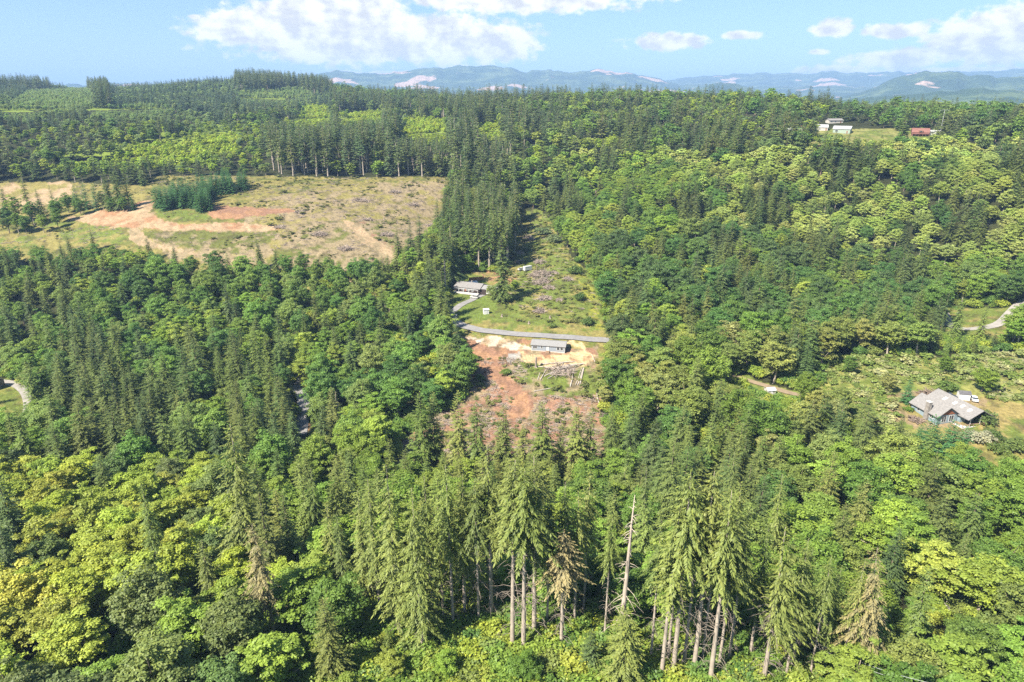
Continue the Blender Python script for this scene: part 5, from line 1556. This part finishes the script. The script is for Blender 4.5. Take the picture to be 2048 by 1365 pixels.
for k, (px, py, w, lab) in enumerate([(1083,552,52,'largest grey brush pile beside the box trailer'),(1085,566,44,'large brush pile below the largest one'),(1098,577,26,'brush pile between the large ones and the middle one'),(1090,599,30,'middle round brush pile on the grass slope'),
      (1080,623,27,'lowest round brush pile on the grass slope'),(1108,549,20,'small brush pile right of the largest one'),(1135,560,22,'thin scattered brush pile near the yellow strip'),(1118,602,18,'flat sparse brush right of the middle pile'),
      (1058,480,30,'brush pile in the upper part of the corridor'),(1040,507,16,'small brush pile at the tree edge above the trailer'),(1042,526,20,'broken brush heap just above the parked car'),(1079,526,26,'brush pile right above the trailer'),(1036,444,14,'topmost brush heap at the corridor end')]):
    pile((px, py), w, lab, seed=k)
for k, (px, py, w, lab) in enumerate([(640,470,36,'slash windrow in the lower middle of the left clearing'),(722,402,32,'slash pile high on the left clearing'),(772,470,32,'slash pile at the right of the left clearing'),(560,455,24,'small slash pile beside the dirt track end'),
      (826,410,28,'slash pile near the clearing right edge'),(690,498,34,'slash windrow at the front of the left clearing'),(600,425,22,'small dark slash heap below the planted block'),(790,385,26,'slash pile near the clearing back edge'),(862,452,26,'slash piled against the firs at the clearing right end'),(735,440,22,'little slash heap mid right of the clearing')]):
    o_ = pile((px, py), w, lab, seed=70 + k, n_=110, hgt=.12); o_["group"] = "slash piles on the left clearing"; o_.rotation_euler = (0, 0, 0)
o_ = pile((1122, 742), 66, "grey slash tangle under the felled logs below the home", seed=91, n_=120, hgt=.06); o_["group"] = "slash piles on the orange slope"
pile((1866, 791), 42, "brown brush and stone bank behind the blue house", seed=31, mat=M_bark, hgt=.12)
pile((1832, 841), 26, "brown rubble bank at the foot of the blue house", seed=32, mat=M_bark, hgt=.12)

# logs
def log(pa, pb, rad, lift, label, mat=None, group="felled logs below the grey home", name="log"):
    a = ground_at(*pa); b = ground_at(*pb)
    a = a + Vector((0, 0, rad + lift)); b = b + Vector((0, 0, rad + lift))
    mb = MB(); d = b - a
    rr = random.Random(int(pa[0] * 7 + pb[1]))
    mb.tube([(0, 0, 0), d * .35 + Vector((rr.uniform(-.2, .2), rr.uniform(-.2, .2), 0)), d * .7, d], [rad, rad * .92, rad * .85, rad * .72], 8)
    o = mb.build(name, mat or M_deadwood, None, False); o.location = a
    return tag(o, label, "log", group)
def z4(x, y): return (x / 3.33 + 750, y / 3.33 + 450)
for k, (x0, y0, x1, y1, lf, lab) in enumerate([(1070,945,1240,958,0,'lowest left log of the heap below the grey home'),(1100,932,1330,915,.1,'long top log of the heap pointing left'),(1150,1028,1300,942,.1,'longest log slanting down left from the heap'),
    (1165,1002,1280,952,.2,'short log tucked above the longest slanting log'),(1200,962,1390,930,.3,'long log lying across the middle of the heap'),(1240,992,1380,932,.1,'slanting log right of the longest one'),(1270,942,1392,936,.5,'topmost pale log at the right end of the heap'),
    (1130,1012,1230,962,0,'thin log low on the left of the heap'),(1335,1068,1380,952,0,'left of three logs sliding downhill from the heap'),(1350,1072,1386,962,.1,'middle of three logs sliding downhill from the heap'),(1366,1062,1391,957,0,'right of three logs sliding downhill from the heap'),
    (1085,1032,1100,985,0,'short log lying alone left of the heap'),(1100,1037,1140,967,0,'log beside the short one left of the heap'),(1300,1082,1325,962,0,'thin log pointing straight downhill under the heap'),(1180,952,1255,925,.4,'short log crossing the top of the heap'),
    (1060,1112,1205,1085,0,'thin pale log lying lower down in the slope scrub'),(1478,1130,1490,1192,0,'pale log on the right edge of the orange slope'),(1442,865,1468,922,0,'pale log on the bank right of the grey home'),(1215,975,1345,945,.6,'log bridging the middle of the heap')]):
    log(z4(x0, y0), z4(x1, y1), (.21, .27, .17)[k % 3], lf, lab, M_log)
log((988, 1339), (1036, 1327), .42, 0, "grey rotting log lying in the bright ferns below the pale trunks", M_bark, None)

def stump(pix, h, r, label, mat=None, group="stumps left in the cleared ground", seed=0):
    g = ground_at(*pix); rr = random.Random(seed); mb = MB()
    mb.tube([(0, 0, -.4), (0, 0, .15), (rr.uniform(-.05, .05), rr.uniform(-.05, .05), h)], [r * 1.5, r * 1.1, r * .85], 9)
    for k in range(5):
        an = k * 1.257 + rr.random(); mb.tube([(0, 0, .35), (math.cos(an) * r * 1.3, math.sin(an) * r * 1.3, .1), (math.cos(an) * r * 2.2, math.sin(an) * r * 2.2, -.2)], [r * .4, r * .3, r * .15], 5, False)
    for k in range(4):
        an = k * 1.57 + rr.random(); mb.tube([(math.cos(an) * r * .5, math.sin(an) * r * .5, h - .02), (math.cos(an) * r * .6, math.sin(an) * r * .6, h + rr.uniform(.1, .45))], [r * .3, r * .05], 4, False)
    o = mb.build("stump", mat or M_slash, None); o.location = g
    return tag(o, label, "stump", group)
stump((1346, 1345), 2.0, .75, "splintered orange rotten stump at the foot of the tall bare conifer", M_orange, None, 5)
stump((1005, 1306), 1.6, .5, "grey uprooted stump at the foot of the pale trunk pair", M_deadwood, None, 6)
stump((1174, 1360), 1.3, .35, "short pale cut stump at the bottom edge", M_palebark, None, 7)
for k, (px, py, lab) in enumerate([(1058,648,'grey stump in the grass above the asphalt road'),(1004,634,'stump below the white box shed'),(1100,637,'small stump near the lowest brush pile'),(1072,735,'tall broken stump at the left end of the log heap'),(975,748,'stump at the foot of the orange bank'),
      (690,438,'dark stump in the middle of the slash field'),(768,440,'stump near the dirt track right of the slash field'),(795,447,'right stump in the slash field'),(620,460,'stump in the lower slash field'),(705,405,'stump in the upper slash field'),(560,432,'stump left of the slash field')]):
    stump((px, py), 1.2 if k != 3 else 4.5, .45, lab, seed=10 + k)

# the dead snag and other bleached dead trees
def dead_tree(tx, ty, bx, by, label, thick=1.0, tw=46, seed=0):
    b = ground_at(bx, by); D = math.hypot(b.x, b.y); dx, dy, dz = ray(tx, ty); hl = math.hypot(dx, dy)
    h = max(4.0, ZC + dz / hl * D - b.z); ox = dx / hl * D - b.x; oy = dy / hl * D - b.y
    t = tag(empty("dead_tree", b), label, "dead tree")
    rr = random.Random(seed); pt = lambda q: Vector((ox * q + math.sin(q * 5) * .12, oy * q, h * q))
    r0 = .016 * h * thick
    MB().tube([pt(q) - Vector((0, 0, .6 if q == 0 else 0)) for q in (0, .1, .3, .5, .7, .85, 1)], [r0 * 1.3, r0, r0 * .85, r0 * .7, r0 * .5, r0 * .32, r0 * .08], 8).build("trunk", M_deadwood, t, True)
    mb = MB()
    for k in range(tw):
        q = rr.uniform(.18, .97); s = pt(q); an = rr.uniform(0, 6.283); Lb = h * .1 * (1.25 - q) * rr.uniform(.4, 1.3)
        d = Vector((math.cos(an), math.sin(an), rr.uniform(-.5, .15)))
        mb.tube([s, s + d * Lb * .55, s + d * Lb + Vector((0, 0, -.2 * Lb))], [.07, .05, .02], 4, False)
    mb.build("branches", M_deadwood, t)
dead_tree(1271, 990, 1236, 1300, "tall bleached leaning dead snag with stub branches right of the bare trunks", 1.0, 60, 1)
dead_tree(672, 782, 673, 850, "small bleached dead tree right of the gully road", .8, 40, 2)
dead_tree(1252, 720, 1243, 752, "leaning white dead trunk right of the log heap", 1.0, 12, 3)
dead_tree(1217, 738, 1209, 772, "thin white dead trunk at the edge of the orange slope", .9, 10, 4)
dead_tree(1487, 437, 1487, 474, "pale bare tree standing left of the brown house", 1.0, 60, 6)
dead_tree(1549, 456, 1548, 482, "bare forked dead tree right of the brown house gable", .8, 40, 7)
dead_tree(1592, 462, 1592, 490, "grey leafless bush like tree right of the brown house", .7, 60, 8)
dead_tree(1800, 548, 1797, 600, "bare trunk standing at the top of the meadow slope", 1.2, 16, 9)
dead_tree(208, 792, 210, 840, "grey dead tree top in the left valley firs", .8, 40, 5)

# overhead wires
for k, (dy_, lab) in enumerate([(0, 'upper of two thin power lines at the bottom right'), (9, 'lower of two thin power lines at the bottom right')]):
    P0 = Vector((36, 66, 34 - k * 1.0)); 
    d0 = Vector(ray(1735, 1330 + dy_)); d1 = Vector(ray(2100, 1402 + dy_ * 1.3)); A0 = Vector((0, 0, ZC)) + d0 * 118; B0 = Vector((0, 0, ZC)) + d1 * 92
    pts_ = [A0.lerp(B0, q) - Vector((0, 0, 1.2 * 4 * q * (1 - q))) for q in np.linspace(-.6, 1.3, 16)]
    o = MB().tube([p_ - pts_[0] for p_ in pts_], [.03] * 16, 5).build("power_line", M_galv, None); o.location = pts_[0]
    tag(o, lab, "wire", "power lines at the bottom right")

# ------------------------------------------------------------------ planted block and bushes on the left clearing
def rows(poly, n_, seed):
    r_ = np.random.default_rng(seed); P_ = np.array(poly); out_ = []
    while len(out_) < n_:
        q = r_.uniform(P_.min(0), P_.max(0))
        if inpoly(np.array([q[0]]), np.array([q[1]]), poly)[0] and all(abs(q[0] - o_[0]) / 7.5 + abs(q[1] - o_[1]) / 4.2 > .75 for o_ in out_): out_.append(tuple(q))
    return out_
for k, (px, py) in enumerate(rows([(308,412),(345,392),(440,372),(498,372),(498,381),(430,394),(425,428),(385,424),(312,422)], 92, 4)):
    g = ground_at(px, py); tt = np.array(TINT['youngfir'][k % 2]) * rng.uniform(.85, 1.1)
    plant("young_fir", FORMS['youngfir'][k % 3], g.x, g.y, g.z, rng.uniform(11, 15.5), tt, "dark young fir in the dense planted block beside the dirt fork", "conifer", "planted young firs", rng.uniform(.95, 1.2))
k = 0
for tx, ty, h, form, tn, lab in [(40,345,33,'tallfir','olive','tall thin conifer at the left edge of the clearing'),(98,370,24,'fir','fir','dark fir in the clump left of the dirt road'),(72,378,23,'fir','fir','fir in the middle of the left clump'),(22,392,20,'alder','alder','pale broadleaf in the left clump'),
     (58,402,18,'alder','maple','green broadleaf in the left clump'),(108,398,17,'maple','maple','round tree at the right of the left clump'),(6,412,19,'maple','mapledark','dark tree at the left edge below the tall conifer'),(225,335,30,'fir','fir','dark fir behind the bushes left of the dirt fork'),
     (243,325,32,'fir','fir','taller dark fir behind the bushes left of the dirt fork'),(208,345,27,'fir','fir','fir left of the dark pair behind the bushes'),(145,372,18,'youngfir','youngfir','left young conifer of the bush row'),(165,366,19,'youngfir','youngfir','second young conifer of the bush row'),(184,368,19,'youngfir','youngfir','third young conifer of the bush row'),
     (200,380,14,'alder','maplegrey','grey green bush in the bush row'),(220,392,11,'maple','maple','round bush in the bush row'),(243,394,11,'maple','maple','round bush near the dirt fork'),(262,390,11,'youngfir','youngfir','little conifer at the right end of the bush row'),(130,388,14,'maple','maple','bush at the left end of the bush row'),
     (80,428,13,'alder','alder','pale bush before the left clump'),(45,430,13,'maple','maple','green bush before the left clump'),(110,425,11,'maple','maplebright','small bush right of the left clump'),(0,372,26,'fir','fir','dark fir cut by the left picture edge beside the clearing'),(28,425,15,'alder','maplebright','light tree low in the left clump'),(155,395,13,'maple','maple','rounded bush below the young conifers')]:
    b = top_at(tx, ty, h)
    fl = FORMS[form]; k += 1
    plant(HNAME.get(form, SPECIES.get(form)), fl[k % len(fl)], b.x, b.y, b.z, h, np.array(TINT[tn][0]), lab, "conifer" if 'fir' in form else "broadleaf tree", "trees on the left clearing", (fl[0].h / h) ** .3)
for k, (px, py, h, tn, lab) in enumerate([(1942,882,3.2,(.36,.36,.25),'white flowering shrub below the deck of the blue house'),(1965,884,3.2,(.34,.34,.22),'wide white flowering shrub in the yellow grass'),(1985,878,3,(.10,.15,.04),'dark green shrub right of the white flowering ones'),(1967,845,3.6,(.12,.17,.05),'green shrub right of the deck'),
      (1893,780,3.4,(.13,.20,.045),'yellow green bush above the blue house'),(1818,822,1.6,(.13,.22,.03),'small bright bush at the corner of the blue house'),(1995,905,3,(.12,.17,.04),'low shrub at the lower right grass edge'),(2030,900,3.4,(.14,.19,.05),'shrub at the right picture edge'),
      (1105,655,2.2,(.15,.21,.05),'low bush by the asphalt road in the corridor'),(1160,600,3.6,(.09,.15,.04),'dark bush below the yellow strip'),(1175,650,3.4,(.10,.16,.04),'bush at the lower right of the corridor grass'),(1150,548,4.5,(.11,.17,.045),'bush beside the thin brush pile'),(1088,470,5,(.16,.22,.10),'pale feathery bush in the upper corridor'),
      (1110,485,5,(.17,.22,.10),'second pale feathery bush in the upper corridor'),(1012,748,2.2,(.14,.21,.04),'bush at the top of the orange slope'),(960,760,2.2,(.14,.22,.04),'bright bush at the dark edge of the orange slope')]):
    g = ground_at(px, py); plant("shrub", FORMS['shrub'][k % 3], g.x, g.y, g.z, h, tn, lab, "shrub", "bushes in the open ground", rng.uniform(1.2, 1.6))

# ------------------------------------------------------------------ slash and tufts on open ground
def openpts(poly, n_, seed, exclude=()):
    r_ = np.random.default_rng(seed); P_ = np.array(poly)
    # uniform on the ground: sample candidates in a wedge around the polygon
    c = [ground_at(*q) for q in poly]
    xs = [q.x for q in c]; ys = [q.y for q in c]
    out_ = np.empty((0, 2))
    for it in range(30):
        q = np.stack([r_.uniform(min(xs), max(xs), n_ * 2), r_.uniform(min(ys), max(ys), n_ * 2)], 1)
        zz = height(q[:, 0], q[:, 1]); a_, b_, _ = project(q[:, 0], q[:, 1], zz)
        ok = inpoly(a_, b_, poly)
        for e in exclude: ok &= ~inpoly(a_, b_, e)
        out_ = np.concatenate([out_, q[ok]])
        if len(out_) >= n_: break
    return out_[:n_]
sticks = []
for k in range(3):
    rr = random.Random(60 + k); mb = MB()
    for j in range(5):
        p = Vector((rr.uniform(-1, 1), rr.uniform(-1, 1), rr.uniform(.05, .3))); an = rr.uniform(0, 6.28); d = Vector((math.cos(an), math.sin(an), rr.uniform(-.1, .15))) * rr.uniform(.5, 1.6)
        w = rr.uniform(.04, .11); mb.tube([p - d, p + d], [w, w * .7], 4, False)
    me = bpy.data.meshes.new("stick_bundle"); me.from_pydata(mb.v, [], mb.f); me.materials.append(M_slash)
    sticks.append(bpy.data.objects.new(f"stick_bundle_{'abc'[k]}", me))
NOSTICK = [c_[0] for c_ in COVER if c_[1] in (DIRT, STRAW, PALE, LAWN) and c_[0] is not OPEN['clearing']] + [r_[1] for r_ in ROADS if len(r_[1]) > 60]
HOMEBOX = [(1040,672),(1150,672),(1150,715),(1040,715)]
p1 = openpts(OPEN['clearing'], 3200, 1, NOSTICK); f1 = fbm(p1[:, 0] / 22, p1[:, 1] / 22, 51, 3); p1 = p1[(f1 > .52) | (np.random.default_rng(5).random(len(p1)) < .12)]
p2 = openpts(OPEN['slope'], 1000, 2, NOSTICK + [[(900,640),(1230,660),(1230,715),(900,715)], [(1060,712),(1195,712),(1200,792),(1055,792)]]); p3 = openpts(OPEN['corridor'], 160, 3, NOSTICK + [[(890,600),(1235,640),(1235,700),(890,700)], [(900,540),(1000,540),(1000,640),(900,640)]])
pa_ = np.concatenate([p1, p2, p3]); k_ = len(pa_); za = height(pa_[:, 0], pa_[:, 1]); s_ = rng.uniform(.5, 1.4, k_)
scatter("logging_debris", sticks, np.stack([pa_[:, 0], pa_[:, 1], za], 1), np.stack([s_, s_, s_], 1), np.stack([np.zeros(k_), np.zeros(k_), rng.uniform(0, 6.28, k_)], 1), rng.integers(0, 3, k_), np.ones((k_, 3)) * .3, "grey sticks and slash strewn over the cleared ground", cat="debris")
tuft = [Form(broadleaf(300 + k, 1.0, .9, .95, 9, 150, .32, .7, (.3, .5), .5), 1, .9, M_leaf, M_bark) for k in range(3)]
p1 = openpts(OPEN['clearing'], 5200, 11, NOSTICK); f1 = fbm(p1[:, 0] / 16, p1[:, 1] / 16, 61, 3); p1 = p1[f1 > .55]
p2 = openpts(OPEN['slope'], 420, 12, NOSTICK + [[(900,640),(1230,660),(1230,715),(900,715)]]); p3 = openpts(OPEN['corridor'], 900, 13, NOSTICK + [[(890,640),(1235,650),(1235,700),(890,700)], [(900,540),(1000,540),(1000,645),(900,645)]])
HB_ = [(1800,770),(1965,770),(1965,870),(1800,870)]
p4 = openpts(OPEN['meadow'], 1700, 14, [HB_, [(1440,745),(1660,745),(1660,805),(1440,790)], [(1930,800),(2500,830),(2500,950),(1930,950)]])
pa_ = np.concatenate([p1, p2, p3, p4]); k_ = len(pa_); za = height(pa_[:, 0], pa_[:, 1])
s_ = np.clip(rng.lognormal(-.45, .45, k_), .25, 2.2); s_[-len(p4):] *= 1.5
tp = np.array([(.15,.17,.045),(.18,.20,.055),(.21,.22,.075),(.12,.145,.045)]); tp4 = np.array([(.26,.30,.10),(.20,.26,.07),(.33,.34,.16),(.16,.22,.05)])
tt = tp[rng.integers(0, 4, k_)]; tt[-len(p4):] = tp4[rng.integers(0, 4, len(p4))]
scatter("low_scrub", tuft, np.stack([pa_[:, 0], pa_[:, 1], za - .1], 1), np.stack([s_ * 1.3, s_ * 1.3, s_], 1), np.stack([np.zeros(k_), np.zeros(k_), rng.uniform(0, 6.28, k_)], 1), rng.integers(0, 3, k_), tt, "low brambles and weeds on the open ground", cat="scrub")

# ------------------------------------------------------------------ the air
HAZE = True
if HAZE:
    m, nt, out = newmat("haze")
    pv = N(nt, "ShaderNodeVolumePrincipled"); pv.inputs["Color"].default_value = (.40, .62, 1.0, 1); pv.inputs["Density"].default_value = 1.1e-4; pv.inputs["Anisotropy"].default_value = 0.0
    nt.links.new(pv.outputs[0], out.inputs["Volume"])
    hz = MB().box(-17000, 17000, -17000, 17000, float(min(gz.min(), mz_.min())) - 1, max(float(mz_.max()), ZC) + 25).build("haze", m)
    tag(hz, kind="stuff", label="pale blue haze filling the valley air", cat="haze")
